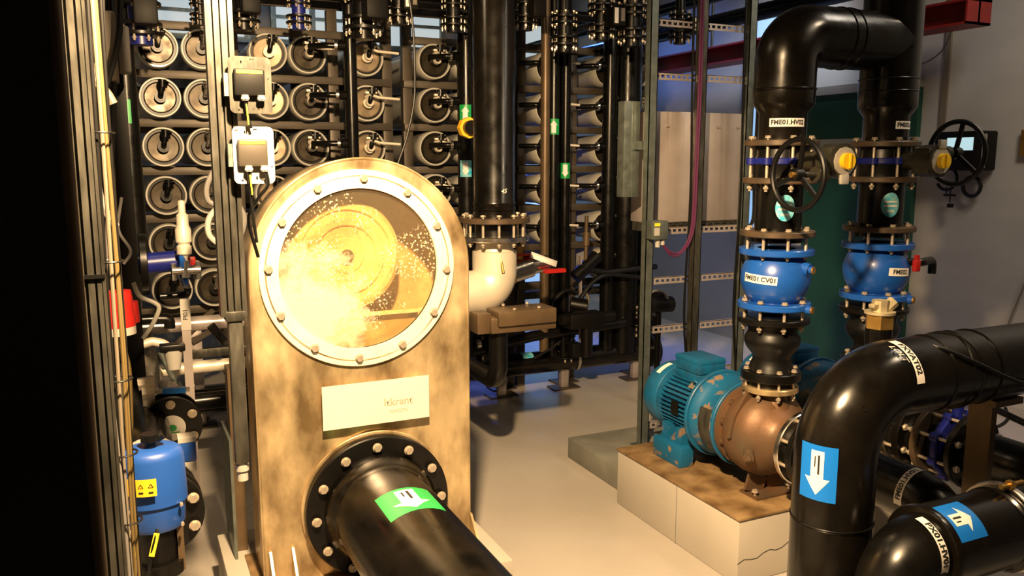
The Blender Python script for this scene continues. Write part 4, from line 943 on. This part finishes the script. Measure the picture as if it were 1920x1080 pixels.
# horizontal overhead headers and trays
for z, y, r, lb in ((2.72, 4.55, .06, 'lower black overhead header pipe above the vessel racks'), (2.95, 4.8, .07, 'upper black overhead header pipe above the vessel racks'), (2.47, 4.85, .03, 'thin black pipe running just above the top row of vessels')):
    solo('overhead_header', cyl(BM(), (-1.0, y, z), (3.55, y, z), r, 22), 'pe', lb, 'pipe')
bm = BM()
for y in (5.3, 5.6): box(bm, (-1.0, y, 2.52), (3.5, y+.02, 2.58))
for i in range(18): box(bm, (-.9+.25*i, 5.3, 2.53), (-.87+.25*i, 5.6, 2.545))
solo('cable_tray', bm, 'rackpaint', 'horizontal ladder cable tray above the racks', 'cable tray', smooth=0)
# black cable hanging from the ceiling left of the riser
solo('black_cable', cable(BM(), [at(768, 0, Y=3.9), at(775, 60, Y=3.9), at(778, 150, Y=3.9), at(775, 200, Y=3.9), at(762, 260, Y=3.9), at(745, 310, Y=3.9)], .006), 'rubber', 'thin black cable hanging in front of the vessels left of the riser', 'cable')
yv = thing('yellow_valve', 'small yellow-ringed valve behind the left edge of the riser', 'valve', at(872, 240, Y=4.1))
c = at(875, 240, Y=4.1); obj('yellow_ring', cyl(BM(), c, c+V((0, -.04, 0)), .055, 8), 'orange', yv); obj('valve_body', cyl(BM(), c+V((0, -.04, 0)), c+V((0, -.07, 0)), .038, 16), 'iron', yv); obj('side_stub', cyl(BM(), c, V((at(875, 300, Y=4.77).x, 4.77, c.z)), .02, 14), 'iron', yv)

# ---------------------------------------------------------------- stand with sensors right of the riser, under the ninth column
t = thing('sensor_stand', 'rusty upright valve stem with white tag and black hoses in front of the blue light', 'valve', at(1085, 660, Y=4.7))
a, b_ = at(1085, 640, Y=4.7), at(1100, 405, Y=4.7)
obj('tag_post', bar(BM(), at(1088, 640, Y=4.7), at(1088, 480, Y=4.7), .025, .01), 'sheet', t); 
bm = BM(); cyl(bm, at(1098, 500, Y=4.7), b_, .013, 12); cyl(bm, at(1099, 460, Y=4.7), at(1100, 435, Y=4.7), .024, 12); obj('stem', bm, 'brown', t)
bm = BM(); cyl(bm, at(1078, 520, Y=4.7), at(1120, 480, Y=4.7), .045, 16); cyl(bm, at(1070, 570, Y=4.7), at(1100, 575, Y=4.65), .05, 16); obj('valve_body', bm, 'iron', t)
for pts, r in (([(1090, 500), (1130, 510), (1180, 505), (1230, 500)], .02), ([(1088, 560), (1110, 530), (1140, 515), (1200, 520)], .016), ([(1095, 545), (1103, 560), (1100, 580), (1112, 600)], .011), ([(1035, 565), (1060, 545), (1080, 550)], .016)):
    obj('hose', cable(BM(), [at(p, q, Y=4.68) for p, q in pts], r), 'rubber' if r != .011 else 'beige', t)
t = thing('motorised_valve', 'black motorised valve low down between the riser and the ladder frame', 'valve', at(1085, 640, Y=4.5))
bm = BM(); box(bm, at(1070, 620, Y=4.5), at(1135, 585, Y=4.5)+V((0, .12, 0)), .012); cyl(bm, at(1050, 600, Y=4.55), at(1150, 592, Y=4.55), .035, 16); obj('actuator', bm, 'module', t)
bm = BM(); c = at(1100, 640, Y=4.55); cyl(bm, c-V((0, 0, .1)), c+V((0, 0, .12)), .04, 16); obj('valve_body', bm, 'iron', t)
# lower clutter below the gear housing
for px, py, s, lb in ((905, 640, .9, 'black bolted valve low down beside the chamber, under the gear housing'), (1058, 650, .8, 'black bolted valve low down on the vertical manifold right of the riser'), (1190, 600, .9, 'black bolted valve low down under the trunking')):
    top_valve(px, py, s, lb, 4.84, 'iron', True, False)
t = thing('small_motor', 'black motor with grey cable behind the left ladder post near the floor', 'motor', at(1235, 590, Y=4.2))
bm = BM(); cyl(bm, at(1215, 572, Y=4.2), at(1258, 570, Y=4.2), .05, 20); box(bm, at(1222, 560, Y=4.2), at(1248, 548, Y=4.2)+V((0, .06, 0)), .006); obj('motor_body', bm, 'module', t)
obj('leg', cyl(BM(), at(1235, 575, Y=4.2), V((at(1235, 575, Y=4.2).x, 4.2, 0)), .018, 12), 'iron', t)
obj('cable_loop', cable(BM(), [at(1215, 560, Y=4.15), at(1225, 546, Y=4.15), at(1243, 547, Y=4.15), at(1252, 560, Y=4.15)], .007), 'cablegrey', t)
t = thing('pipe_block', 'black pipe tee with brackets below the rack, left of the header pipe', 'pipe', at(970, 640, Y=4.75))
obj('tee', pipe(BM(), [at(885, 660, Y=4.75), at(1000, 630, Y=4.75), at(1170, 605, Y=4.75)], .035, .1, 16), 'iron', t)
obj('steel_nipple', cyl(cyl(BM(), at(893, 646, Y=4.7), at(900, 645, Y=4.7), .03, 14), at(925, 642, Y=4.7), at(934, 641, Y=4.7), .03, 14), 'ss', t)
solo('floor_cable', cable(BM(), [at(1000, 672, Y=4.7), at(1030, 655, Y=4.7), at(1050, 640, Y=4.7)], .008), 'rubber', 'black cable rising from the header pipe by the cyan sticker', 'cable')
solo('floor_object', lathe(BM(), [(0, 0), (.09, 0), (.09, .03), (.05, .06), (0, .06)], at(1132, 640, Z=.0)+V((0, 1.0, 0)), (0, 0, 1), 24), 'module', 'round black item lying on the floor behind the racks', 'object')

# ================================================================== FOREGROUND LEFT
# black cabinet edge next to the camera; brown strip paints its warm edge highlight
q = at(145, 540, Y=.92)
fp = thing('foreground_cabinet', 'black cabinet edge with a brown highlight strip filling the left side of the photo', 'cabinet', (q.x-.2, .97, 0))
obj('cabinet_body', box(BM(), (q.x-.5, .925, 0), (q.x, .98, ZC), .012), 'pe2', fp)
obj('edge_highlight', cyl(BM(), (q.x-.001, .932, 0), (q.x-.001, .932, ZC), .007, 16), 'brown', fp)
# galvanised upright with ribs
gt = thing('galvanised_upright', 'tall ribbed galvanised steel upright at the left of the photo', 'post', (-.08, 1.69, 0))
bm = BM(); gx0, gx1 = at(100, 0, Y=1.69).x, at(152, 0, Y=1.69).x
prof = [(gx0, 1.74), (gx0, 1.69), (gx0+.014, 1.69), (gx0+.014, 1.70), (gx0+.019, 1.70), (gx0+.019, 1.687), (gx0+.030, 1.687), (gx0+.030, 1.70), (gx0+.034, 1.70), (gx0+.034, 1.687), (gx0+.044, 1.687), (gx0+.044, 1.70), (gx0+.048, 1.70), (gx0+.048, 1.685), (gx1, 1.685), (gx1, 1.74)]
vs = [[bm.verts.new((x, y, z)) for x, y in prof] for z in (0, ZC)]
n = len(prof)
for i in range(n): bm.faces.new((vs[0][i], vs[0][(i+1) % n], vs[1][(i+1) % n], vs[1][i]))
bm.faces.new(vs[0]); bm.faces.new(vs[1])
obj('channel', bm, 'zinc', gt, 0)
obj('band', box(BM(), (gx0-.004, 1.682, 1.335), (gx1+.005, 1.742, 1.342)), 'rubber', gt)
# cable bundle right of it
bx = at(168, 0, Y=1.73).x
CBL = [(-.014, 0, .0042, 'cablegrey', 'grey cable in the bundle next to the galvanised upright, nearest to it'), (-.006, .006, .0045, 'rubber', 'black cable in the bundle next to the galvanised upright'), (.001, .012, .0038, 'beige', 'beige cable in the bundle next to the galvanised upright'), (.008, .02, .003, 'cableyellow', 'ochre cable in the bundle next to the galvanised upright'), (.013, .028, .003, 'cableyellow', 'second ochre cable on the outer side of the bundle'), (.018, .036, .0045, 'rubber', 'thick black cable on the outer side of the bundle')]
for i, (x, y, r, m_, lb) in enumerate(CBL):
    pts = [(bx+x*(.65 if z < 1.1 else 1)+.003*math.sin(z*3.1+i*1.3), 1.72+y+.003*math.cos(z*2.3+i), z) for z in (3.5, 3.0, 2.5, 2.1, 1.8, 1.5, 1.2, .9, .6, .3, .06)]
    solo('bundled_cable', cable(BM(), pts, r), m_, lb, 'cable', 'cables bundled along the upright')
for z in (1.60, 1.36, 1.13, .98, .84):
    tw = BM(); torus(tw, (bx+.001, 1.735, z), (0, 0, 1), .024, .002, 24, 6)
    solo('cable_tie', tw, 'rubber', {1.60: 'topmost', 1.36: 'second from top', 1.13: 'third from top', .98: 'fourth from top', .84: 'lowest'}[z]+' black cable tie around the bundle on the left', 'cable tie', 'cable ties on the bundle')
for pts, r, m_, lb in (
   ([at(225, 0, Y=3.0), at(222, 70, Y=3.0), at(205, 140, Y=3.0), at(190, 190, Y=3.0), at(186, 260, Y=3.0), at(205, 380, Y=3.0), at(212, 480, Y=3.0)], .011, 'rubber', 'thick black cable curving past the beige box on the left'),
   ([at(168, 120, Y=2.2), at(178, 150, Y=2.2), at(200, 175, Y=2.2), at(212, 195, Y=2.2)], .011, 'beige', 'beige conduit bending right out of the cable bundle'),
   ([at(180, 300, Y=2.2), at(185, 360, Y=2.2), at(200, 400, Y=2.2), at(218, 425, Y=2.2)], .009, 'cablegrey', 'grey cable bending right halfway up the cable bundle'),
   ([at(228, 370, Y=3.0), at(222, 430, Y=3.0), at(245, 470, Y=3.0), at(232, 495, Y=3.0)], .005, 'cablegrey', 'thin grey cable above the red socket'),
   ([at(250, 530, Y=3.2), at(262, 555, Y=3.2), at(290, 568, Y=3.2), at(298, 580, Y=3.2), at(285, 610, Y=3.2), at(268, 635, Y=3.2)], .008, 'lightgrey', 'white cable looping right of the red socket'),
   ([at(400, 320, Y=3.0), at(388, 350, Y=3.0), at(390, 375, Y=3.0), at(405, 385, Y=3.0)], .009, 'cablegrey', 'grey hose loop left of the hanging strut'),
   ([at(412, 385, Y=3.0), at(392, 410, Y=3.0), at(392, 440, Y=3.0), at(412, 460, Y=3.0)], .010, 'lightgrey', 'pale hose loop left of the hanging strut, lower one'),
   ([at(448, 385, Y=3.0), at(458, 410, Y=3.0), at(452, 440, Y=3.0), at(440, 455, Y=3.0)], .010, 'cablegrey', 'grey hose loop right of the hanging strut')):
    solo('loose_cable', cable(BM(), pts, r), m_, lb, 'cable')
CL2 = [(176, 206, 3.05, .006, 'cableyellow', 'thin ochre'), (186, 214, 3.1, .010, 'rubber', 'thick black'), (196, 205, 3.0, .006, 'cablegrey', 'thin grey'), (206, 222, 3.15, .011, 'rubber', 'outer thick black'), (216, 214, 3.2, .005, 'cableyellow', 'outer thin ochre'), (160, 196, 2.6, .010, 'cablegrey', 'thick grey')]
for i, (pa, pb, Y_, r, m_, nm_) in enumerate(CL2):
    pts = [at(pa+(pb-pa)*t/7+5*math.sin(t*1.7+i*2.1), -60+170*t, Y=Y_) for t in range(8)]
    solo('riser_cable', cable(BM(), pts, r), m_, nm_+' cable running down in the dark gap left of the vessels', 'cable', 'loose cables left of the vessels')
c0, c1 = at(180, 150, Y=3.1), at(213, 32, Y=3.1)
eb_ = thing('electrical_box', 'beige electrical box high on the left behind the cable bundle', 'electrical box', (c0.x, 3.1, c0.z))
obj('bracket', box(BM(), (c0.x-.12, 3.25, c0.z+.05), (c0.x+.02, 3.31, c0.z+.1)), 'zinc_dark', eb_); obj('box_body', box(BM(), (c0.x-.05, 3.1, c0.z), (c0.x+.07, 3.25, c1.z+.02), .008), 'beige', eb_); obj('clear_cover', box(BM(), (c0.x+.07, 3.12, c0.z+.03), (c0.x+.11, 3.22, c1.z-.02), .01), 'cablegrey', eb_)
# red industrial socket
rs = thing('red_socket', 'red industrial power plug with white ring hanging on the left', 'power plug', at(222, 630, Y=2.8))
a, b_ = at(226, 612, Y=2.8), at(219, 546, Y=2.8); d = (b_-a)
bm = BM(); lathe(bm, [(0, 0), (.044, 0), (.046, .02), (.040, .06), (.043, .08), (.040, d.length), (0, d.length)], a, d, 28); obj('plug_body', bm, 'red', rs)
obj('white_ring', cyl(BM(), a-d*.22, a, .044, 28), 'lightgrey', rs)
cc = at(243, 585, Y=2.85); obj('flap', cyl(BM(), cc-d*.3, cc+d*.3, .028, 20), 'red', rs)
q0 = a-d*.2
solo('power_cable', cable(BM(), [q0, at(232, 660, Y=2.8), at(240, 700, Y=2.8), at(243, 800, Y=2.8), at(240, 860, Y=2.8)], .011), 'cableyellow', 'ochre power cable hanging from the red plug', 'cable')
solo('grey_cabinet', box(BM(), (at(210, 740, Y=3.3).x, 3.3, at(225, 800, Y=3.3).z), (at(246, 740, Y=3.3).x, 3.5, at(225, 690, Y=3.3).z), .006), 'lightgrey', 'pale grey box on the left behind the blue actuator', 'box')
bm = BM(); box(bm, (-.26, 3.36, .0), (-.20, 3.42, 3.2)); box(bm, (-.03, 3.36, 0), (.03, 3.42, 3.2)); box(bm, (-.26, 3.38, .75), (.03, 3.41, .8)); box(bm, (-.26, 3.38, 1.5), (.03, 3.41, 1.55)); box(bm, (-.26, 3.38, 2.2), (.03, 3.41, 2.25))
solo('cable_stand', bm, 'iron', 'dark twin post stand behind the cable bundle', 'frame', smooth=0)

# hanging galvanised strut with two junction plates
SX, SY = .213, 2.0
hs = thing('hanging_strut', 'galvanised channel strut hanging from the ceiling in front of the vessels', 'strut', (SX, SY, .8))
z_b = at(425, 592, Y=SY).z; z_e = at(440, 868, Y=SY).z
bm = BM(); hw = .029; prof = [(-hw, .02), (-hw, -.02), (-.017, -.02), (-.017, -.008), (-.012, -.008), (-.012, -.02), (-.002, -.02), (-.002, -.008), (.003, -.008), (.003, -.02), (.015, -.02), (.015, -.008), (.019, -.008), (.019, -.02), (hw, -.02), (hw, .02)]
vs = [[bm.verts.new((SX+x, SY+y, z)) for x, y in prof] for z in (z_b, ZC)]; n = len(prof)
for i in range(n): bm.faces.new((vs[0][i], vs[0][(i+1) % n], vs[1][(i+1) % n], vs[1][i]))
bm.faces.new(vs[0]); bm.faces.new(vs[1]); obj('channel', bm, 'zinc', hs, 0)
obj('clamp', box(BM(), (SX-.02, SY-.022, z_b-.012), (SX+.026, SY+.022, z_b+.012), .003), 'zinc', hs)
obj('conduit', box(BM(), (SX-.014, SY-.018, z_e), (SX+.018, SY+.014, z_b), .004), 'zinc', hs)
bm = BM(); cyl(bm, (SX+.002, SY, z_e-.045), (SX+.002, SY, z_e+.01), .013, 16); cyl(bm, (SX+.002, SY, z_e-.02), (SX+.002, SY, z_e-.005), .016, 16); obj('end_fitting', bm, 'lightgrey', hs)
def jplate(px0, py0, px1, py1, label, mod, y, plate):
    a = at(px0, py1, Y=y); b = at(px1, py0, Y=y); x0, x1, z0, z1 = a.x, b.x, a.z, b.z; W, H_ = x1-x0, z1-z0
    t = thing('junction_plate', label, 'junction box', ((x0+x1)/2, y, z0))
    holes = []
    for u, v, wu, wv in ((.10, .93, .08, .03), (.55, .95, .10, .02), (.30, .90, .03, .05), (.92, .62, .03, .02), (.55, .10, .04, .06), (.93, .3, .03, .03), (.70, .08, .10, .03), (.20, .06, .05, .03)):
        holes.append([(x0+W*(u-wu/2), z0+H_*(v-wv/2)), (x0+W*(u+wu/2), z0+H_*(v-wv/2)), (x0+W*(u+wu/2), z0+H_*(v+wv/2)), (x0+W*(u-wu/2), z0+H_*(v+wv/2))])
    rr = .012; ol = []
    for cx_, cz_, a0 in ((x1-rr, z0+rr, -90), (x1-rr, z1-rr, 0), (x0+rr, z1-rr, 90), (x0+rr, z0+rr, 180)):
        for k in range(5): an = R(a0+90*k/4); ol.append((cx_+rr*math.cos(an), cz_+rr*math.sin(an)))
    bm = BM(); plate_y(bm, ol, holes, y, y+.004); obj('mounting_plate', bm, plate, t, 0)
    m0, m1 = V((x0+W*.10, y-.016, z0+H_*.30)), V((x0+W*.82, y-.001, z0+H_*.78))
    mo_ = obj('module', box(BM(), m0, m1, .005), mod, t)
    obj('yellow_strip', box(BM(), (m0.x+.005, y-.0172, m1.z-.011), (m1.x-.005, y-.0155, m1.z-.004)), 'yellowlabel', mo_)
    bm = BM()
    for u in (.34, .72): cyl(bm, (x0+W*u, y-.012, z0+H_*.22), (x0+W*u, y-.012, z0+H_*.32), .008, 12); cyl(bm, (x0+W*u, y-.012, z0+H_*.24), (x0+W*u, y-.012, z0+H_*.28), .010, 6)
    obj('cable_gland', bm, 'lightgrey' if plate != 'zinc' else 'sheet', t)
    obj('back_bracket', box(BM(), (x0-.01, y+.004, z0+H_*.3), (x0+W*.3, SY-.018, z0+H_*.7)), 'zinc_dark', t)
    return t, x0+W*.34, z0+H_*.22
j1 = jplate(432, 108, 507, 212, 'upper junction plate with black module and yellow strip on the strut', 'module', 1.95, 'zinc')
j2 = jplate(440, 238, 512, 345, 'lower junction plate with brown module and yellow strip on the strut', 'module2', 1.95, 'lightgrey')
for (t_, x, z), L, lb in ((j1, .06, 'yellow-tagged cable between the two junction plates'), (j2, .16, 'yellow-tagged cable hanging below the lower junction plate')):
    c = thing('tagged_cable', lb, 'cable', (x, 1.938, z-L))
    obj('cable_body', cable(BM(), [(x, 1.938, z+.005), (x+.003, 1.938, z-L*.5), (x+.01, 1.938, z-L)], .0035), 'rubber', c)
    obj('yellow_tag', bar(BM(), (x+.001, 1.934, z-.008), (x+.004, 1.934, z-.052), .010, .003), 'yellowlabel', c)
solo('black_cable', cable(BM(), [(j2[1]+.035, 1.938, j2[2]+.01), (j2[1]+.04, 1.938, j2[2]-.03), (j2[1]+.02, 1.95, j2[2]-.06), (j2[1]+.0, 1.98, j2[2]-.11), (j2[1]+.02, 2.0, j2[2]-.2)], .004), 'rubber', 'black cable curling below the lower junction plate', 'cable')

# ================================================================== BLUE ACTUATOR and valve line on the floor, left
AX, AY = .018, 2.09
z_t = at(285, 838, Y=AY).z; z_m = at(285, 938, Y=AY).z; z_l = at(285, 985, Y=AY).z
ba = thing('electric_actuator', 'large blue valve actuator with yellow warning sticker, low on the left', 'actuator', (AX, AY, z_l-.05))
RA = .076
bm = BM(); lathe(bm, [(0, z_t), (RA*.75, z_t), (RA*.90, z_t-.008), (RA*.96, z_t-.022), (RA*1.0, z_m+.02), (RA*1.0, z_m), (RA*.9, z_m)], (AX, AY, 0), (0, 0, 1), 56, scale=(.85, 1)); 
cap = obj('upper_cover', bm, 'actblue', ba, 60)
obj('lower_housing', lathe(BM(), [(RA*.5, z_m+.004), (RA*.92, z_m+.002), (RA*.90, z_l+.01), (RA*.82, z_l-.002), (0, z_l-.004)], (AX, AY, 0), (0, 0, 1), 56, scale=(.85, 1)), 'actblue', ba, 50)
obj('top_knob', cyl(cyl(cyl(BM(), (AX, AY, z_t), (AX, AY, z_t+.022), .013, 16), (AX, AY, z_t+.016), (AX, AY, z_t+.034), .022, 14), (AX+.012, AY, z_t+.02), (AX+.028, AY, z_t+.028), .012, 12), 'rubber', ba)
f = cylmap((AX, AY, at(268, 915, Y=AY-.07).z), (0, 0, 1), (-.38, -1, 0), RA*.985, 'x')
ws = obj('warning_sticker', grid(BM(), f, .066, .042, 10, 3, .003), 'orange', ba)
bm = BM()
for i in (-1, 0, 1):
    g = lambda u, v, l=0, i=i: f(u+i*.021, v, .004)
    for th in (0, 1, 2):
        a0 = R(90+120*th); a1 = R(90+120*(th+1)); p0 = (math.cos(a0)*.006, .004+math.sin(a0)*.006); p1 = (math.cos(a1)*.006, .004+math.sin(a1)*.006)
        dx_, dz_ = p1[0]-p0[0], p1[1]-p0[1]; l_ = math.hypot(dx_, dz_); nx, nz = -dz_/l_*.0006, dx_/l_*.0006
        bm.faces.new([bm.verts.new(g(*q)) for q in ((p0[0]+nx, p0[1]+nz), (p1[0]+nx, p1[1]+nz), (p1[0]-nx, p1[1]-nz), (p0[0]-nx, p0[1]-nz))])
    grid(bm, g, .010, .004, 2, 1, 0, v0=-.011)
obj('symbols', bm, 'ink', ws, 0)
bm = BM()
for z in (z_m-.002, z_l+.012):
    for s in (-1, 1): p = V((AX+s*.058, AY-.045, z)); cyl(bm, p, p+V((0, -.01, 0)), .004, 8)
obj('cover_screw', bm, 'bolt', ba)
obj('mounting_bracket', box(BM(), (AX+.045, AY-.02, z_l-.12), (AX+.06, AY+.0, z_m-.005)), 'brown', ba)
bm = BM(); cyl(bm, (AX, AY, z_l-.09), (AX, AY, z_l), .045, 24); cyl(bm, (AX, AY, z_l-.12), (AX, AY, z_l-.09), .06, 24); obj('valve_top', bm, 'iron', ba)
for px0, px1, lb in ((255, 258, 'cable with yellow tag under the blue actuator, left one'), (294, 284, 'cable with yellow tag under the blue actuator, right one')):
    a, b_ = at(px0, 998, Y=AY-.06), at(px1, 1042, Y=AY-.08)
    c = thing('tagged_cable', lb, 'cable', b_-V((0, 0, .15)))
    obj('cable_body', cable(BM(), [a+V((0, .03, .02)), a, b_, b_-V((.01, 0, .06)), b_-V((.01, -.02, .2))], .0045), 'lightgrey' if px0 == 255 else 'rubber', c)
    obj('yellow_tag', bar(BM(), a+V((0, -.005, 0)), b_+V((0, -.005, 0)), .013, .003), 'yellowlabel', c)
# valve line behind it
vl = thing('floor_pipeline', 'black flanged pipeline with pale section behind the blue actuator', 'pipe', (.1, 2.6, 0))
fx, fz = at(292, 965, Y=2.2).x, at(292, 965, Y=2.2).z
obj('pipe_body', cyl(BM(), (fx, 2.18, fz), (fx, 4.7, fz), .07, 32), 'pe', vl)
obj('pale_section', cyl(BM(), (fx, 2.36, fz), (fx, 2.56, fz), .095, 36), 'frp', vl)
for y, r_ in ((2.19, .118), (2.24, .118), (2.32, .11)): flange(vl, (fx, y, fz), (0, 1, 0), r_, .06, .022, 'iron')
bolts(vl, (fx, 2.178, fz), (0, 1, 0), .098, 8, .09, .0115)
obj('pipe_foot', box(BM(), (fx-.04, 3.0, 0), (fx+.04, 3.06, fz-.05)), 'iron', vl)
fx2, fz2 = at(322, 800, Y=2.95).x, at(322, 800, Y=2.95).z
v2 = thing('blind_flange', 'round black bolted flange facing the camera, above and behind the blue actuator', 'flange', (fx2, 2.95, fz2-.1))
obj('flange_disc', cyl(BM(), (fx2, 2.95, fz2), (fx2, 2.975, fz2), .10, 40), 'iron', v2)
obj('rear_disc', ring(BM(), (fx2, 3.03, fz2), (0, 1, 0), .10, .05, .02, 40), 'iron', v2)
obj('neck', cyl(BM(), (fx2, 2.97, fz2), (fx2, 3.4, fz2), .055, 28), 'pe', v2)
bolts(v2, (fx2, 2.945, fz2), (0, 1, 0), .078, 6, .11, .0125)
f = flatmap((fx2, 2.949, fz2-.005), (0, -1, 0), (0, 0, 1)); obj('round_sticker', disc_patch(BM(), f, .045, .045, .001), 'white', v2)
obj('sticker_print', grid(disc_patch(BM(), f, .016, .012, .002), f, .05, .004, 2, 1, .002, v0=-.016), 'stgreen', v2)
q = at(352, 855, Y=2.35)
obj_q = q
sb = thing('sensor_box', 'blue and white striped sensor beside the blue actuator', 'sensor', q)
obj('sensor_body', box(BM(), (q.x-.022, 2.33, q.z-.01), (q.x+.022, 2.38, q.z+.055), .004), 'actblue', sb); obj('white_end', box(BM(), (q.x-.021, 2.332, q.z-.04), (q.x+.021, 2.378, q.z-.01), .004), 'lightgrey', sb); obj('top_strip', box(BM(), (q.x-.023, 2.329, q.z+.045), (q.x+.023, 2.381, q.z+.058)), 'lightgrey', sb)
# pale lever valve with blue handle
c = at(278, 735, Y=3.0)
lv = thing('lever_valve', 'bright steel ball valve with light blue lever handle, above the blue actuator', 'valve', c-V((0, 0, .05)))
bm = BM(); cyl(bm, c-V((0, 0, .07)), c+V((0, 0, .03)), .02, 14); cyl(bm, c+V((-.02, 0, .0)), c+V((.02, 0, 0)), .03, 8); cyl(bm, c+V((-.03, 0, .03)), c+V((.02, 0, .035)), .022, 6); obj('valve_body', bm, 'matte_ss', lv)
obj('lever', bar(BM(), c+V((.02, -.02, .005)), c+V((.13, -.03, .002)), .018, .012), 'lightgrey', lv); obj('handle_grip', bar(BM(), c+V((.045, -.021, .004)), c+V((.118, -.03, .002)), .024, .018), 'stblue', lv)
# tagged steel post
a, b_ = at(357, 740, Y=3.6), at(354, 560, Y=3.6)
tp = thing('tagged_post', 'flat steel post with printed tag in front of the lower left rack', 'post', (a.x, 3.6, 0))
obj('post', box(BM(), (a.x-.017, 3.6, 0), (a.x+.017, 3.61, b_.z)), 'sheet', tp); zt = b_.z
lt = obj('tag_plate', box(BM(), (a.x-.019, 3.597, zt-.13), (a.x+.019, 3.6, zt)), 'lightgrey', tp)
obj('tag_print', text_bm('PI01', .026, rotmap(flatmap((a.x, 3.597, zt-.065), (0, -1, 0), (0, 0, 1)), PI/2), .0006, .0004), 'ink', lt, 0)
# dark blue wafer valve with its handwheel, edge on
c = at(305, 490, Y=3.8)
dv = thing('gate_valve', 'dark blue valve with edge-on blue handwheel at the lower left of the racks', 'valve', c-V((.05, 0, .1)))
bm = BM(); cyl(bm, c+V((-.14, 0, -.01)), c+V((.06, 0, .0)), .045, 24); obj('valve_body', bm, 'darkblue', dv)
for dx_ in (-.15, -.09): flange(dv, c+V((dx_, 0, 0)), (1, 0, 0), .12, .04, .03, 'iron')
obj('handwheel', cyl(torus(BM(), c+V((.075, 0, 0)), (1, 0, .08), .105, .014, 36, 10), c+V((.06, 0, 0)), c+V((.09, 0, 0)), .09, 24), 'blue', dv)
obj('red_cap', box(BM(), c+V((.09, -.03, -.02)), c+V((.13, .01, .015)), .004), 'red', dv)
c = at(346, 480, Y=3.7)
ss_ = thing('pressure_gauge_stack', 'bright stainless instrument stack standing beside the dark blue handwheel', 'instrument', c-V((0, 0, .1)))
bm = BM(); lathe(bm, [(0, -.02), (.012, -.02), (.014, .0), (.03, .01), (.03, .04), (.022, .05), (.032, .06), (.032, .11), (.024, .13), (.024, .17), (.015, .18), (.014, .23), (0, .235)], c, (0, 0, 1), 20); obj('gauge_body', bm, 'matte_ss', ss_)
bm = BM(); cyl(bm, c+V((-.05, 0, -.06)), c+V((.06, 0, -.06)), .018, 14); cyl(bm, c+V((0, 0, -.09)), c+V((0, 0, -.02)), .02, 8); cyl(bm, c+V((-.045, 0, -.1)), c+V((-.045, 0, -.03)), .012, 8); cyl(bm, c+V((.05, 0, -.1)), c+V((.05, 0, -.03)), .012, 8); obj('manifold', bm, 'ss', ss_)
# black elbows and steel pipes at lower left
bl = thing('drain_pipework', 'thin black drain pipework with elbows at the lower left of the racks', 'pipe', at(300, 600, Y=3.9))
for pts, r, m_ in (([(352, 540), (352, 552), (300, 556)], .016, 'pe'), ([(262, 600), (300, 598), (318, 598), (318, 615)], .024, 'pe'), ([(300, 660), (330, 720), (345, 765), (342, 800)], .013, 'zinc_dark'), ([(345, 765), (350, 728), (365, 722)], .014, 'zinc_dark'), ([(255, 650), (285, 640), (310, 645), (318, 660)], .02, 'matte_ss'), ([(395, 610), (420, 640)], .02, 'pe')):
    obj('pipe_run', pipe(BM(), [at(p, q, Y=3.9) for p, q in pts], r, .04, 14), m_, bl)
c = at(325, 665, Y=3.5)
cv = thing('clear_filter_bowl', 'small clear-grey filter bowl beside the tagged steel post', 'filter', c-V((0, 0, .05)))
obj('bowl', lathe(BM(), [(0, -.06), (.025, -.058), (.036, .02), (.0, .02)], c, (0, 0, 1), 20), 'lightgrey', cv); obj('filter_head', box(BM(), c+V((-.05, -.03, .015)), c+V((.045, .03, .045)), .006), 'iron', cv)
for a, b_, r, m_, lb in (((250, 700), (425, 685), .03, 'matte_ss', 'pale steel pipe crossing behind the tagged post'), ((345, 756), (440, 748), .042, 'pe', 'black horizontal pipe low behind the tagged post'), ((258, 615), (425, 606), .035, 'sheet', 'pale horizontal steel rail under the lower left vessels')):
    p0, p1 = at(*a, Y=4.1), at(*b_, Y=4.1); p1.z = p0.z; p1.x += .5
    solo('low_pipe', cyl(BM(), p0, p1, r, 20), m_, lb, 'pipe')
bm = BM(); bar(bm, at(330, 645, Y=4.975), at(400, 580, Y=4.975), .03, .03); bar(bm, at(360, 640, Y=4.975), at(430, 600, Y=4.975), .03, .03)
solo('diagonal_braces', bm, 'rackpaint', 'two diagonal steel braces below the lower left vessels', 'brace', smooth=0)
solo('orange_marker', box(BM(), at(372, 789, Z=.0), at(392, 786, Z=.0)+V((0, .02, .012))), 'rust', 'small orange-brown piece on the floor behind the black flange', 'marker')
